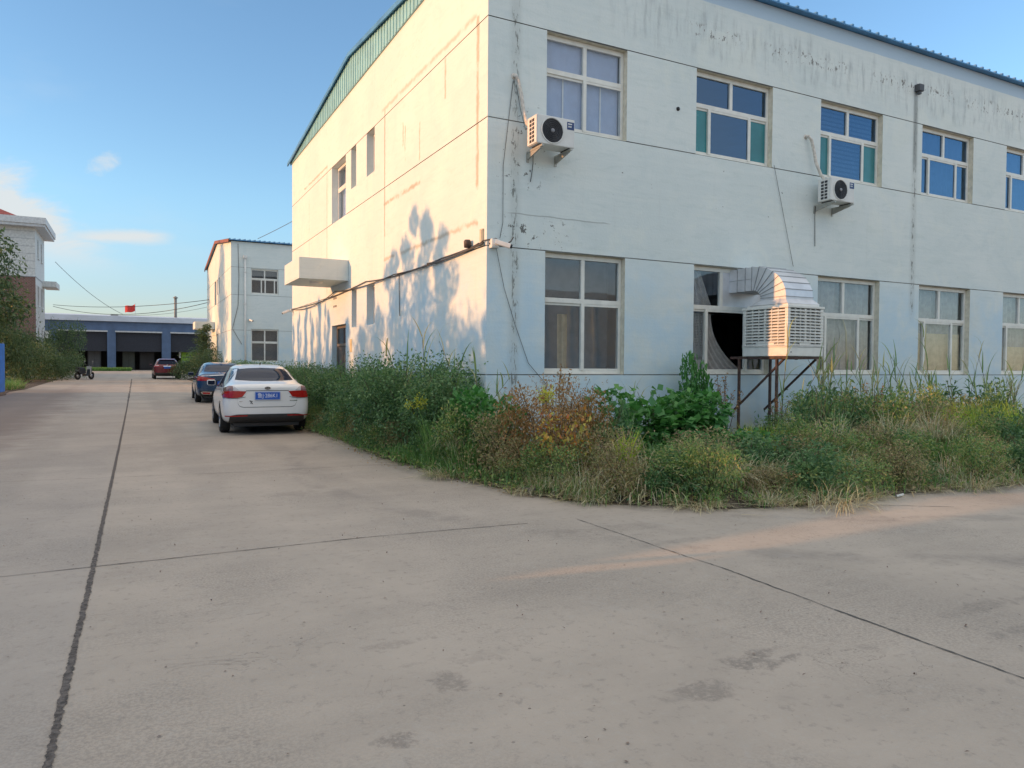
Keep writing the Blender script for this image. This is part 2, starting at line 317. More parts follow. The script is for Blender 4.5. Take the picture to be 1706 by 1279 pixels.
def concrete_material():
    m, k, b = base_mat('yard_concrete'); o = k.obj(); X, Y, Z = k.sep(o)
    big = k.noise(o, 0.16, 4, 0.6); med = k.noise(o, 0.9, 5, 0.62, 0.6); drag = k.noise(k.vec(X*0.35, Y*3.0, 0.0), 1.0, 4, .6)
    fine = k.noise(o, 60.0, 2, 0.7); agg = k.vor(o, 95.0)
    col = k.mix(k.ss(big*0.6+med*0.4+(drag-0.5)*.2, 0.36, 0.66), (0.365, 0.318, 0.268), (0.465, 0.402, 0.336))
    col = k.mix((1.0-k.ss(X, -.35, -.15))*0.35, col, (0.35, 0.325, 0.302))       # older slab left of the joint is greyer
    col = k.mix(k.ss(k.noise(o, 2.3, 5, 0.7, 1.0), 0.60, 0.76)*0.28, col, (0.16, 0.148, 0.135))
    wear = k.ss(k.noise(o, 0.55, 3), 0.4, 0.62)                                      # surface worn to the sand grain in patches
    col = k.mix((k.ss(fine, 0.40, 0.62)*0.34*wear), col, (0.13, 0.125, 0.118))
    col = k.mix(k.ss(fine, 0.60, 0.72)*0.22*wear, col, (0.46, 0.43, 0.39))
    # tyre polish along the lane and a turning track
    tw = (k.noise(k.vec(X*0.6, Y*0.25, 0.0), 1.0, 3)-0.5)*0.5
    for x_, w_ in ((0.75, .22), (2.25, .22), (-1.35, .25), (-2.8, .25)):
        tr = (1.0-k.ss((X-x_+tw).abs(), w_*.4, w_*1.5))*k.ss(Y, 3.0, 9.0)*k.ss(med, 0.36, 0.62); col = k.mix(tr*0.22, col, (0.17, 0.155, 0.14))
    rr = (X-9.0)*(X-9.0)+(Y-9.5)*(Y-9.5)
    for r0 in (5.6, 7.1):
        tr = (1.0-k.ss((k.math('SQRT', rr, 0.0)-r0+tw*.6).abs(), .06, .22))*k.ss(k.noise(o, 1.6, 5, .7), .42, .62); col = k.mix(tr*0.30, col, (0.14, 0.128, 0.12))
    pale = k.ss(k.noise(o, 1.3, 7, 0.72, 0.9), 0.56, 0.68); col = k.mix(pale*0.22, col, (0.44, 0.41, 0.37))
    mott = k.noise(o, 14.0, 5, 0.72); col = k.mix(k.ss(mott, 0.54, 0.68)*0.34, col, (0.17, 0.157, 0.143)); col = k.mix(k.ss(mott, 0.46, 0.32)*0.30, col, (0.42, 0.39, 0.35))
    # separate oily / muddy marks (x, y, rx, ry, strength)
    e = (k.noise(o, 6.0, 7, 0.72, .8)-0.5); blot = k.noise(o, 34.0, 4, 0.7)
    for x, y, rx, ry, s in ((2.72,2.62,.30,.13,.75),(2.24,2.47,.20,.13,.6),(1.27,3.05,.10,.16,.6),(1.55,3.25,.25,.10,.25),(0.9,2.66,.11,.07,.7),
                            (1.15,3.6,.22,.07,.35),(4.6,2.6,.5,.10,.45),(4.35,2.25,.3,.08,.45),(3.7,5.3,.7,.18,.35),(4.1,4.7,.5,.08,.3),(1.6,8.3,.35,.2,.3),(-2.2,24,.8,9.0,.18),
                            (2.4,12.6,.6,.5,.16),(-.9,4.2,.3,.25,.15)):
        a = (X-x)/rx; c = (Y-y)/ry
        col = k.mix((1.0-k.ss(a*a+c*c+e*4.6, 0.05, 0.85))*k.ss(blot, 0.30, 0.55)*s*0.62, col, (0.085, 0.076, 0.072))
    dirt = k.ss(X+(med-0.5)*1.6+(drag-0.5)*1.2, -1.3, -2.7)*k.box(Y, 9.0, 42.0, 4.0)
    col = k.mix(dirt*0.55, col, (0.15, 0.10, 0.08))
    # hairline map cracks
    hc = (k.noise(o, 0.55, 7, 0.6, 1.2)-0.5).abs(); col = k.mix((1.0-k.ss(hc, 0.0, 0.0022))*k.ss(k.noise(o, 0.35, 2), .52, .6)*0.5, col, (0.10, 0.092, 0.085))
    sp = (k.ss(k.vor(o, 7.0), 0.06, 0.045)*k.ss(k.noise(o, 1.1, 2), .45, .6)).max(k.ss(k.vor(o, 19.0), 0.085, 0.07)*k.ss(k.noise(o, 0.7, 3), .48, .62)*.7)
    col = k.mix(sp*0.7, col, (0.08, 0.07, 0.065))
    k.link(col, b.inputs['Base Color']); b.inputs['Roughness'].default_value = 0.78; b.inputs['Specular IOR Level'].default_value = 0.35
    k.link(k.bump(fine*wear*0.6+agg*0.3+med*1.0, 0.28, 0.012), b.inputs['Normal'])
    return m
MAT_CONC = concrete_material()
def soil_material():
    m, k, b = base_mat('dark_soil'); o = k.obj(); n = k.noise(o, 5, 6, .7); n2 = k.noise(o, 40, 3, .7)
    col = k.mix(k.ss(n, .35, .65), (0.055, 0.042, 0.032), (0.13, 0.10, 0.078))
    col = k.mix(k.ss(n2, .58, .7)*.6, col, (0.24, 0.20, 0.14)); k.link(col, b.inputs['Base Color'])
    b.inputs['Roughness'].default_value = .95; k.link(k.bump(n2+n, .8, .03), b.inputs['Normal']); return m
MAT_SOIL = soil_material()
MAT_JOINT = M('crumbled_joint', (0.125, 0.11, 0.10), .95, var=.5, scale=40, bump=.8)
MAT_LINE = M('joint_line', (0.115, 0.108, 0.10), .95, var=.3, scale=12)
# ================================================================ SETTING: ground
def ground():
    xs = [-400, -60, -20, -8, -4, -2, 0, 2, 4, 6, 9, 14, 30, 80, 400]; ys = [-300, -60, -10, 0, 5, 10, 15, 20, 25, 40, 60, 80, 100, 140, 900]
    b = MB(); n = len(xs)
    b.add([(x, y, gz(y)) for y in ys for x in xs], [(j*n+i, j*n+i+1, (j+1)*n+i+1, (j+1)*n+i) for j in range(len(ys)-1) for i in range(n-1)], 0, True)
    tag(b.build('yard_ground', MAT_CONC), kind='structure')
ground()
BED = [(3.55,60),(3.5,40),(3.45,26),(3.36,18),(3.36,15.56),(3.46,14.1),(3.40,10.7),(3.64,8.5),(3.86,7.3),(4.33,6.3),(5.29,5.57),(6.64,5.22),(7.92,5.35),(9.84,5.12),(13,5.1),(24,5.1)]
def bed_height(x, y):                                                   # soil rises a little away from the concrete edge
    d = min(math.hypot(x-px, y-py) for px, py in BED_FINE)
    return min(0.14, 0.012+0.10*d)
def refine(p, step):
    out = []
    for a, c in zip(p[:-1], p[1:]):
        n = max(1, int(math.hypot(c[0]-a[0], c[1]-a[1])/step))
        out += [(a[0]+(c[0]-a[0])*i/n, a[1]+(c[1]-a[1])*i/n) for i in range(n)]
    return out+[p[-1]]
BED_FINE = refine(BED, 0.35)
def bed():
    rnd = random.Random(4); b = MB(); inner = []
    for (x, y) in BED_FINE:                                             # matching point on the wall foot
        if y > 10.4: inner.append((4.93, y))
        else:
            t = min(1, max(0, (10.4-y)/5.3)); inner.append((4.93+max(0, (x-3.4))*1.0, 10.39))
    rows = []
    for (o, i) in zip(BED_FINE, inner):
        j = rnd.uniform(-.05, .07); o = (o[0]+j, o[1]+j*.6)
        row = []
        for k in range(7):
            t = k/6; x = o[0]+(i[0]-o[0])*t; y = o[1]+(i[1]-o[1])*t
            z = 0.004 if k == 0 else 0.03+0.10*min(1, t*1.6)+rnd.uniform(-.015, .02)
            row.append((x, y, gz(y)+z))
        rows.append(row)
    n = 7; vs = [p for r in rows for p in r]
    b.add(vs, [(a*n+k, a*n+k+1, (a+1)*n+k+1, (a+1)*n+k) for a in range(len(rows)-1) for k in range(n-1)], 0, True)
    tag(b.build('planting_bed_soil', MAT_SOIL), kind='structure')
    b = MB(); rows = []                                                  # verge on the left in front of the hedge
    for y in [9+i*1.5 for i in range(35)]:
        e = -4.75+rnd.uniform(-.15, .15) if y < 41 else -4.6-(y-41)*.0
        rows.append([(e, y, gz(y)+.005), (e-.4, y, gz(y)+.04), (-30, y, gz(y)+.06)])
    b.add([p for r in rows for p in r], [(a*3+k, a*3+k+1, (a+1)*3+k+1, (a+1)*3+k) for a in range(len(rows)-1) for k in range(2)], 0, True)
    tag(b.build('verge_soil', MAT_SOIL), kind='structure')
bed()
def joint(name, pts, w0, w1, jag, seed, mat, step=0.05, z=0.004, ragged=0.0):
    rnd = random.Random(seed); b = MB(); P = refine(pts, step); L = len(P); vs = []
    d = Vector((pts[-1][0]-pts[0][0], pts[-1][1]-pts[0][1], 0)).normalized(); nrm = Vector((-d.y, d.x, 0)); wob = 0; wl = wr = 0
    for i, (x, y) in enumerate(P):
        t = i/(L-1); w = w0+(w1-w0)*t; wob = wob*.9+rnd.uniform(-1, 1)*ragged
        wl = wl*.5+rnd.uniform(-1, 1)*jag; wr = wr*.5+rnd.uniform(-1, 1)*jag; c = Vector((x, y, gz(y)+z))+nrm*wob
        vs += [c+nrm*max(.002, w/2+wl), c-nrm*max(.002, w/2+wr)]
    b.add(vs, [(2*i, 2*i+1, 2*i+3, 2*i+2) for i in range(L-1)])
    tag(b.build(name, mat, fix=False), kind='structure')
joint('expansion_joint', [(-.29,1.2),(-.28,3.04),(-.26,5.5),(-.22,14.6),(-.17,29.7)], .028, .036, .0048, 1, MAT_JOINT, .009, .005, .0007)
joint('expansion_joint', [(-.17,29.7),(-.10,60)], .05, .05, .012, 2, MAT_JOINT, .2, .005)
joint('slab_joint', [(-5,5.9),(-.8,5.9),(1.67,5.94),(3.2,5.83)], .009, .009, .003, 3, MAT_LINE, .05, .004, .0015)
joint('slab_joint', [(-5,10.9),(-1.43,10.56),(1.25,10.2),(3.3,10.15)], .008, .008, .003, 4, MAT_LINE, .06, .004, .002)
joint('slab_joint', [(3.66,1.0),(3.69,1.91),(3.75,3.95),(3.70,5.79)], .011, .007, .004, 5, MAT_LINE, .03, .004, .003)
joint('slab_joint', [(6.9,5.05),(7.6,4.6)], .008, .008, .003, 6, MAT_LINE, .05, .004, .002)
for yy, s in ((15.5, 8), (21, 9), (27, 10)):
    joint('slab_joint', [(-4.6, yy), (3.3, yy-.1)], .009, .009, .003, s, MAT_LINE, .1, .004, .002)

# ================================================================ walls with real openings and grooves
def relief(b, axis, plane, u0, u1, z0, z1, items, m_face=0, m_groove=1, m_rev=0):
    us = sorted({u0, u1, *[c for it in items for c in it[:2] if u0 < c < u1]}); zs = sorted({z0, z1, *[c for it in items for c in it[2:4] if z0 < c < z1]})
    P = (lambda u, d, z: (u, plane+d, z)) if axis == 'y' else (lambda u, d, z: (plane+d, u, z))
    nu, nz = len(us)-1, len(zs)-1
    dep = [[0.0]*nz for _ in range(nu)]; opn = [[False]*nz for _ in range(nu)]
    for i in range(nu):
        for j in range(nz):
            uc, zc = (us[i]+us[i+1])/2, (zs[j]+zs[j+1])/2
            for (a, c, e, f, d, o) in items:
                if a < uc < c and e < zc < f and d > dep[i][j]: dep[i][j] = d; opn[i][j] = o
    for i in range(nu):
        for j in range(nz):
            d = dep[i][j]
            if not opn[i][j]: b.quad(P(us[i],d,zs[j]), P(us[i+1],d,zs[j]), P(us[i+1],d,zs[j+1]), P(us[i],d,zs[j+1]), m_groove if 0 < d < .05 else m_face)
            for (ii, jj, p, q) in ((i+1, j, (us[i+1], zs[j]), (us[i+1], zs[j+1])), (i, j+1, (us[i], zs[j+1]), (us[i+1], zs[j+1]))):
                if ii < nu and jj < nz:
                    e = dep[ii][jj]
                    if abs(e-d) > 1e-6:
                        deep = max(d, e); b.quad(P(p[0], d, p[1]), P(q[0], d, q[1]), P(q[0], e, q[1]), P(p[0], e, p[1]), m_groove if deep < .05 else m_rev)
            if d > 0 and (i in (0, nu-1) or j in (0, nz-1)):
                ends = ([((us[i], zs[j]), (us[i], zs[j+1]))] if i == 0 else [])+([((us[i+1], zs[j]), (us[i+1], zs[j+1]))] if i == nu-1 else [])
                for p, q in ends: b.quad(P(p[0],0,p[1]), P(q[0],0,q[1]), P(q[0],d,q[1]), P(p[0],d,p[1]), m_groove)

class Face:                                   # maps (along wall, depth into wall, height) to world boxes
    def __init__(s, axis, plane): s.axis = axis; s.plane = plane
    def box(s, b, u0, u1, d0, d1, z0, z1, m=0):
        if s.axis == 'y': b.box(u0, u1, s.plane+d0, s.plane+d1, z0, z1, m)
        else: b.box(s.plane+d0, s.plane+d1, u0, u1, z0, z1, m)
    def P(s, u, d, z): return (u, s.plane+d, z) if s.axis == 'y' else (s.plane+d, u, z)
def curtain(face, u0, u1, z0, z1, d, waves, amp, name, mat, parent, org, cut=None):
    b = MB(); n = max(8, int(waves*8)); rows = 10; vs = []
    for j in range(rows+1):
        for i in range(n+1):
            t = i/n; s = j/rows; u = u0+(u1-u0)*t
            if cut: u = u0+(u1-u0)*t*cut(s)
            vs.append(face.P(u, d+amp*math.sin(t*waves*6.283+math.sin(s*2)*.6), z0+(z1-z0)*s))
    b.add(vs, [(j*(n+1)+i, j*(n+1)+i+1, (j+1)*(n+1)+i+1, (j+1)*(n+1)+i) for j in range(rows) for i in range(n)], 0, True)
    return b.build(name, mat, parent, org)
def window(face, u0, u1, z0, z1, rev, root, org, upper, lower, pane_mat, tr=.61, screens=(), no_upper=(), fr=.06, lower_open=()):
    """frame mesh as the part; panes, screens as sub-parts. upper/lower: fractions where mullions sit"""
    b = MB(); g = MB(); W = u1-u0; zt = z0+(z1-z0)*tr; d0, d1 = rev-.035, rev+.03; s0 = rev-.015
    e = .003
    face.box(b, u0+e, u0+fr, d0, d1, z0+e, z1-e); face.box(b, u1-fr, u1-e, d0, d1, z0+e, z1-e)
    face.box(b, u0+fr, u1-fr, d0, d1, z0+e, z0+fr); face.box(b, u0+fr, u1-fr, d0, d1, z1-fr-.02, z1-e)
    face.box(b, u0+fr, u1-fr, d0-.004, d1, zt-.035, zt+.045)
    ue = [u0+fr]+[u0+W*f for f in upper]+[u1-fr]; le = [u0+fr]+[u0+W*f for f in lower]+[u1-fr]
    for f in upper: face.box(b, u0+W*f-.035, u0+W*f+.035, d0-.002, d1, zt+.045, z1-fr-.02)
    for i, f in enumerate(lower): face.box(b, u0+W*f-.032, u0+W*f+.032, d0-.012, d1-.01, z0+fr, zt-.035)
    for i in range(len(le)-1):                                          # sash rails, alternate planes like a sliding window
        off = .018 if i % 2 == 0 else 0.0
        face.box(b, le[i]+.03*(i > 0), le[i+1]-.03*(i < len(le)-2), s0+off-.02, s0+off+.012, z0+fr, z0+fr+.035)
        face.box(b, le[i]+.03*(i > 0), le[i+1]-.03*(i < len(le)-2), s0+off-.02, s0+off+.012, zt-.075, zt-.035)
    part = b.build('window', MAT_PVC, root, org, bevel=.004)
    sc = []
    for i in range(len(ue)-1):
        if i in no_upper: continue
        face.box(g, ue[i]+.036*(i > 0), ue[i+1]-.036*(i < len(ue)-2), s0+.012, s0+.018, zt+.045, z1-fr-.02)
    for i in range(len(le)-1):
        if i in lower_open: continue
        off = .018 if i % 2 == 0 else 0.0; t = g
        if i in screens: t = MB(); sc.append(t)
        face.box(t, le[i]+.033*(i > 0), le[i+1]-.033*(i < len(le)-2), s0+off-.008, s0+off-.003, z0+fr+.035, zt-.075)
    g.build('window_panes', pane_mat, part, org)
    for t in sc: t.build('tinted_sash', MAT_TEALSCREEN, part, org)
    return part

G_Z = [(1.286, 1.302), (3.315, 3.331), (5.319, 5.335), (6.879, 6.895)]
def groove_items(u0, u1, zs=G_Z): return [(u0, u1, a, c, .018, False) for a, c in zs]

# ---------------------------------------------------------------- the big pale factory building
CX, CY = 4.93, 10.391
def main_building():
    org = (CX, CY, 0)
    root = thing('factory_building', 'large pale two storey factory building with patched sunlit gable and blue sheet roof', 'building', org)
    U = [(5.99, 7.59)]+[(9.14+3.27*k, 11.06+3.27*k) for k in range(5)]
    b = MB(); items = groove_items(CX, 40)
    for (a, c) in U: items += [(a, c, 5.335, 6.879, .14, True), (a, c, 1.302, 3.315, .14, True)]
    relief(b, 'y', CY, CX, 40, -.3, 8.42, items, 0, 1, 2)
    itl = groove_items(CY, 26.15)
    for it in ((18.95, 20.45, 5.335, 6.879), (17.95, 18.43, 5.87, 6.879), (16.40, 17.04, 5.87, 6.879), (17.9, 18.36, 2.37, 3.315), (16.38, 17.02, 2.37, 3.315)): itl.append(it+(.2, True))
    itl.append((18.94, 20.42, .12, 2.50, .2, True))
    itl += [(u-.006, u+.006, z0, z1, .012, False) for u, z0, z1 in ((21.03, 3.4, 6.9), (15.66, 3.4, 6.9))]
    relief(b, 'x', CX, CY, 26.15, -.3, 8.36, itl, 0, 1, 0)
    for q in (((CX,26.15,-.3),(40,26.15,-.3),(40,26.15,8.42),(CX,26.15,8.42)), ((40,CY,-.3),(40,26.15,-.3),(40,26.15,8.42),(40,CY,8.42)),
              ((CX+.2,CY+.16,3.9),(40,CY+.16,3.9),(40,26.1,3.9),(CX+.2,26.1,3.9)), ((CX+.2,CY+.16,.1),(40,CY+.16,.1),(40,26.1,.1),(CX+.2,26.1,.1))): b.quad(*q)
    b.build('wall', [MAT_WALL, MAT_GROOVE, MAT_REVEAL], root, org, fix=False)
    # gable infill of teal profiled sheet, standing a little proud of the wall
    RY, RZ, EZ = 18.3, 9.20, 8.42; sl = (RZ-EZ)/(RY-10.23)
    rz = lambda y: RZ-abs(y-RY)*sl
    g = MB(); g.prism([(10.25, 8.345), (26.34, 8.345), (26.34, rz(26.34)-.02), (RY, RZ-.02), (10.25, rz(10.25)-.02)], 'x', 4.895, 4.926)
    y = 10.32
    while y < 26.25: g.box(4.880, 4.894, y, y+.07, 8.347, rz(y+.03)-.03); y += .21
    g.build('gable_sheet', MAT_TEAL, root, org)
    r = MB()
    for s in (-1, 1):
        ye = 10.23 if s < 0 else 26.37
        r.prism([(ye, EZ-.006), (ye, EZ+.018), (RY, RZ+.018), (RY, RZ-.006)], 'x', 4.84, 40.3)
    x = 4.87
    while x < 40.2:
        r.prism([(10.225, EZ+.02), (10.225, EZ+.058), (RY-.02, RZ+.058), (RY-.02, RZ+.02)], 'x', x, x+.055); x += .265
    r.build('roof', MAT_BLUEROOF, root, org)
    tr = MB(); tr.prism([(10.20, EZ-.10), (10.20, EZ+.012), (RY, RZ+.03), (26.42, EZ+.0), (26.42, EZ-.10), (RY, RZ-.07)], 'x', 4.805, 4.839)
    tr.build('roof_trim', MAT_BLUEROOF, root, org)
    # windows towards the yard
    f = Face('y', CY)
    for i, (a, c) in enumerate(U):
        if i == 0:
            w = window(f, a, c, 5.335, 6.879, .14, root, org, (.5,), (.5,), MAT_GLASS, .615)
            curtain(f, a+.06, c-.06, 5.37, 6.82, .20, 6, .006, 'curtain', MAT_CURTAIN_BLUE, w, org)
            for t in (.26, .73):
                sm = MB(); f.box(sm, a+1.6*t-.012, a+1.6*t+.012, .182, .19, 5.4, 6.25)
                sm.build('curtain_seam', MAT_WHITE_METAL, w, org)
            w = window(f, a, c, 1.302, 3.315, .14, root, org, (.5,), (.5,), MAT_GLASS, .61)
            curtain(f, a+.62, a+.80, 1.36, 2.35, .62, 1.5, .03, 'curtain', MAT_CURTAIN_TAN, w, org)
            bk = MB(); f.box(bk, a-.2, c+.3, .95, 1.0, .6, 3.5); bk.build('room_partition', M('grey_room_wall', (.22, .225, .235), .9), w, org)
            continue
        w = window(f, a, c, 5.335, 6.879, .14, root, org, (.49,), (.21, .735), MAT_GLASS_BLUE, .60, screens=(0, 2) if i < 3 else ())
        if i == 2:                                                     # zebra blind
            bl = MB()
            for q in range(16):
                z = 5.42+q*.09; f.box(bl, a+.1, c-.1, .20, .208, z, z+.052)
            bl.build('blind', MAT_BLIND, w, org)
        if i > 2: curtain(f, a+.06, c-.06, 5.37, 6.8, .21, 9, .02, 'curtain', MAT_BLIND, w, org)
        if i == 1:
            w = window(f, a, c, 1.302, 3.315, .14, root, org, (.40,), (.21, .735), MAT_GLASS, .62, no_upper=(1,), lower_open=(1,))
            curtain(f, a+.03, a+.66, 2.5, 3.28, .24, 4, .02, 'curtain', MAT_CURTAIN_GREY, w, org, cut=lambda s: 1.05-.55*s)
            curtain(f, a+.05, a+1.45, 1.36, 2.45, .24, 8, .02, 'curtain', MAT_CURTAIN_GREY, w, org, cut=lambda s: .42+.58*(1-s)**2.2)
            pl = MB(); f.box(pl, a+.80, c-.05, .118, .126, 2.49, 3.27)
            for z in (2.68, 2.88, 3.08): f.box(pl, a+.82, c-.07, .114, .1175, z, z+.006)
            pl.build('sheet_metal_panel', MAT_GALV, w, org)
        else:
            w = window(f, a, c, 1.302, 3.315, .14, root, org, (.47,), (.19, .72), MAT_GLASS, .615)
            if i == 2:
                curtain(f, a+.05, c-.05, 1.34, 3.28, .215, 10, .02, 'curtain', MAT_CURTAIN_GREY, w, org)
                st = MB(); st.tube([f.P(a+.95, .19, 3.2), f.P(a+1.0, .19, 2.5), f.P(a+1.12, .19, 2.2), f.P(a+1.17, .19, 1.36)], .02, 6); st.build('curtain_edge', MAT_CURTAIN_TAN, w, org)
            else:
                curtain(f, a+.05, c-.05, 1.34, 2.25 if i == 3 else 2.0, .20, 6, .015, 'curtain', MAT_CURTAIN_TAN, w, org)
                curtain(f, a+.05, c-.05, 1.34, 3.28, .25, 9, .02, 'curtain', MAT_CURTAIN_GREY, w, org)
    # windows and door of the sunny wall
    fx = Face('x', CX)
    w = window(fx, 18.95, 20.45, 5.335, 6.879, .2, root, org, (.35,), (.35,), MAT_GLASS, .60)
    curtain(fx, 19.0, 20.4, 5.38, 6.3, .3, 7, .02, 'curtain', MAT_CURTAIN_BLUE, w, org)
    bk = MB(); fx.box(bk, 18.9, 20.5, .34, .36, 5.3, 6.9); bk.build('room_partition', MAT_CURTAIN_GREY, w, org)
    for (a, c) in ((17.95, 18.43), (16.40, 17.04)):
        for z0, z1 in ((5.87, 6.879), (2.37, 3.315)):
            bb = MB(); fx.box(bb, a+.003, a+.05, .16, .2, z0+.003, z1-.003); fx.box(bb, c-.05, c-.003, .16, .2, z0+.003, z1-.003)
            fx.box(bb, a+.05, c-.05, .16, .2, z0+.003, z0+.05); fx.box(bb, a+.05, c-.05, .16, .2, z1-.05, z1-.003)
            w = bb.build('window', MAT_PVC, root, org)
            gg = MB(); fx.box(gg, a+.05, c-.05, .178, .184, z0+.05, z1-.05); gg.build('window_panes', MAT_GLASS, w, org)
            bk = MB(); fx.box(bk, a, c, .3, .32, z0, z1); bk.build('room_partition', MAT_CURTAIN_GREY, w, org)
    d = MB(); md = M('grey_brown_door', (.20, .175, .15), .45, .3); a, c = 18.94, 20.42
    fx.box(d, a+.003, a+.07, .13, .2, .12, 2.497); fx.box(d, c-.07, c-.003, .13, .2, .12, 2.497); fx.box(d, a+.07, c-.07, .13, .2, 2.42, 2.497); fx.box(d, a+.07, c-.07, .13, .2, 1.93, 2.0)
    dr = d.build('door', md, root, org, bevel=.004)
    d2 = MB()
    for (p, q) in ((a+.075, a+.735), (a+.745, c-.075)):
        fx.box(d2, p, q, .155, .185, .13, 1.925)
        for z0, z1 in ((.3, .95), (1.1, 1.75)): fx.box(d2, p+.1, q-.1, .147, .156, z0, z1)
    d2.build('door_leaf', M('dull_bronze_door_leaf', (.15, .135, .12), .4, .4), dr, org, bevel=.004)
    gg = MB(); fx.box(gg, a+.07, c-.07, .16, .166, 2.0, 2.42); gg.build('fanlight_pane', MAT_GLASS, dr, org)
    bk = MB(); fx.box(bk, a, c, .4, .42, .1, 2.5); bk.build('dark_hallway', MAT_DARK, dr, org)
    hd = MB(); hd.tube([fx.P(a+.69, .13, .95), fx.P(a+.69, .11, 1.0), fx.P(a+.69, .11, 1.15), fx.P(a+.69, .13, 1.2)], .011); hd.build('door_handle', MAT_GREY_METAL, dr, org)
    # entrance canopy
    k = MB(); x0, y0, y1, z0, z1 = 3.68, 18.65, 20.6, 3.58, 4.11
    k.box(x0, CX-.003, y0, y1, z0+.04, z1)
    k.box(x0-.0, CX-.003, y0+.0, y1, z0, z0+.0395)
    can = k.build('entrance_canopy', MAT_WALL2, root, org, bevel=.006)
    lp = MB(); lp.lathe([(0, -.05), (.13, -.045), (.17, -.02), (.18, 0)], 'z', (4.25, 19.32, z0-.001), 20); lp.build('ceiling_lamp', MAT_WHITE_METAL, can, org)
    nt = MB(); fx.box(nt, 18.33, 18.52, -.006, -.0005, 1.75, 2.08); nt.build('yellowed_notice', M('yellowed_paper', (.62, .52, .30), .8), root, org)
    sg = MB()
    for z in (3.0, 3.22): fx.box(sg, 19.9, 20.25, -.012, -.001, z, z+.05)
    sg.build('sign_stubs', MAT_GREY_METAL, root, org)
    hv = MB(); hv.lathe([(0, -.02), (.032, -.02), (.036, 0)], 'y', (8.71, CY+.0, 6.07), 12); hv.build('pipe_hole', MAT_DARK, root, org)
    rd = MB(); rd.box(15.36, 15.52, CY-.13, CY-.002, 7.55, 7.70); rd.box(15.40, 15.48, CY-.10, CY-.03, 7.49, 7.5495); rd.build('roof_outlet', M('dark_grey_outlet', (.07, .075, .085), .6), root, org, bevel=.01)
    return root
main_building()

# ---------------------------------------------------------------- the similar building farther on
def second_building():
    x0, y0 = CX, 44.02; org = (x0, y0, 0)
    root = thing('factory_building', 'smaller looking two storey pale factory building behind the parked cars with downpipe', 'building', org)
    b = MB(); items = groove_items(x0, 30)
    for k in range(3):
        a = 6.0+3.3*k; items += [(a, a+1.52, 5.40, 6.85, .12, True), (a, a+1.52, 1.5, 3.40, .12, True)]
    relief(b, 'y', y0, x0, 30, -.3, 8.33, items, 0, 1, 0)
    itl = groove_items(y0, 59.0)
    for q in ((52.2, 53.4, 5.335, 6.879), (51.2, 51.65, 5.87, 6.879), (49.9, 50.4, 5.87, 6.879), (51.2, 51.65, 2.3, 3.315)): itl.append(q+(.2, True))
    relief(b, 'x', x0, y0, 59.0, -.3, 8.33, itl, 0, 1, 0)
    b.add([(x0, y0, 8.33), (x0, 51.5, 9.22), (x0, 59.0, 8.33)], [(0, 1, 2)])
    b.quad((x0,59,-.3),(30,59,-.3),(30,59,8.33),(x0,59,8.33)); b.quad((30,y0,-.3),(30,59,-.3),(30,59,8.33),(30,y0,8.33))
    b.build('wall', [MAT_WALL2, MAT_GROOVE, MAT_WALL2], root, org, fix=False)
    r = MB()
    for ye in (43.85, 59.2): r.prism([(ye, 8.36), (ye, 8.40), (51.5, 9.36), (51.5, 9.32)], 'x', x0-.12, 30)
    x = x0-.1
    while x < 30: r.prism([(43.84, 8.405), (43.84, 8.46), (51.5, 9.42), (51.5, 9.365)], 'x', x, x+.06); x += .27
    r.build('roof', MAT_BLUEROOF, root, org)
    t = MB(); t.prism([(43.82, 8.24), (43.82, 8.41), (51.5, 9.41), (59.25, 8.41), (59.25, 8.24), (51.5, 9.22)], 'x', x0-.17, x0-.125)
    t.build('barge_board', M('red_brown_trim', (.26, .085, .05), .6), root, org)
    f = Face('y', y0)
    for k in range(3):
        a = 6.0+3.3*k
        for z0, z1, lo in ((5.40, 6.85, (.38, .52, .86)), (1.5, 3.40, (.5,))):
            w = window(f, a, a+1.52, z0, z1, .12, root, org, (.5,), lo, MAT_GLASS, .61)
            bk = MB(); f.box(bk, a-.1, a+1.6, .5, .55, z0-.1, z1+.1); bk.build('room_partition', M('brown_grey_room', (.15, .125, .11), .9), w, org)
    fx = Face('x', x0)
    for (a, c, z0, z1) in ((52.2, 53.4, 5.335, 6.879), (51.2, 51.65, 5.87, 6.879), (49.9, 50.4, 5.87, 6.879), (51.2, 51.65, 2.3, 3.315)):
        gg = MB(); fx.box(gg, a+.003, c-.003, .17, .19, z0+.003, z1-.003); wp = gg.build('window', [MAT_PVC], root, org)
        pn = MB(); fx.box(pn, a+.06, c-.06, .155, .165, z0+.06, z1-.06); pn.build('window_panes', M('dull_dark_pane', (.07, .075, .08), .15), wp, org)
    k = MB(); k.box(3.7, x0-.003, 53.3, 55.3, 3.74, 4.22); can = k.build('entrance_canopy', MAT_WALL2, root, org, bevel=.006)
    p = MB(); p.tube([(5.68, y0-.09, .2), (5.68, y0-.09, 7.4)], .055, 10); p.box(5.58, 5.78, y0-.19, y0-.01, 7.4, 7.56)
    for z in (1.2, 3.0, 4.8, 6.6): p.box(5.60, 5.76, y0-.16, y0-.002, z, z+.04)
    p.build('downpipe', MAT_WHITE_METAL, root, org)
    c = MB(); c.tube([(5.0, y0-.02, 3.4), (5.3, y0-.02, 4.7), (5.35, y0-.02, 6.4), (5.3, y0-.02, 8.2)], .012, 5); c.tube([(5.0, y0-.02, 3.38), (5.5, y0-.02, 2.5)], .01, 5)
    c.build('wall_cable', MAT_CABLE, root, org)
second_building()

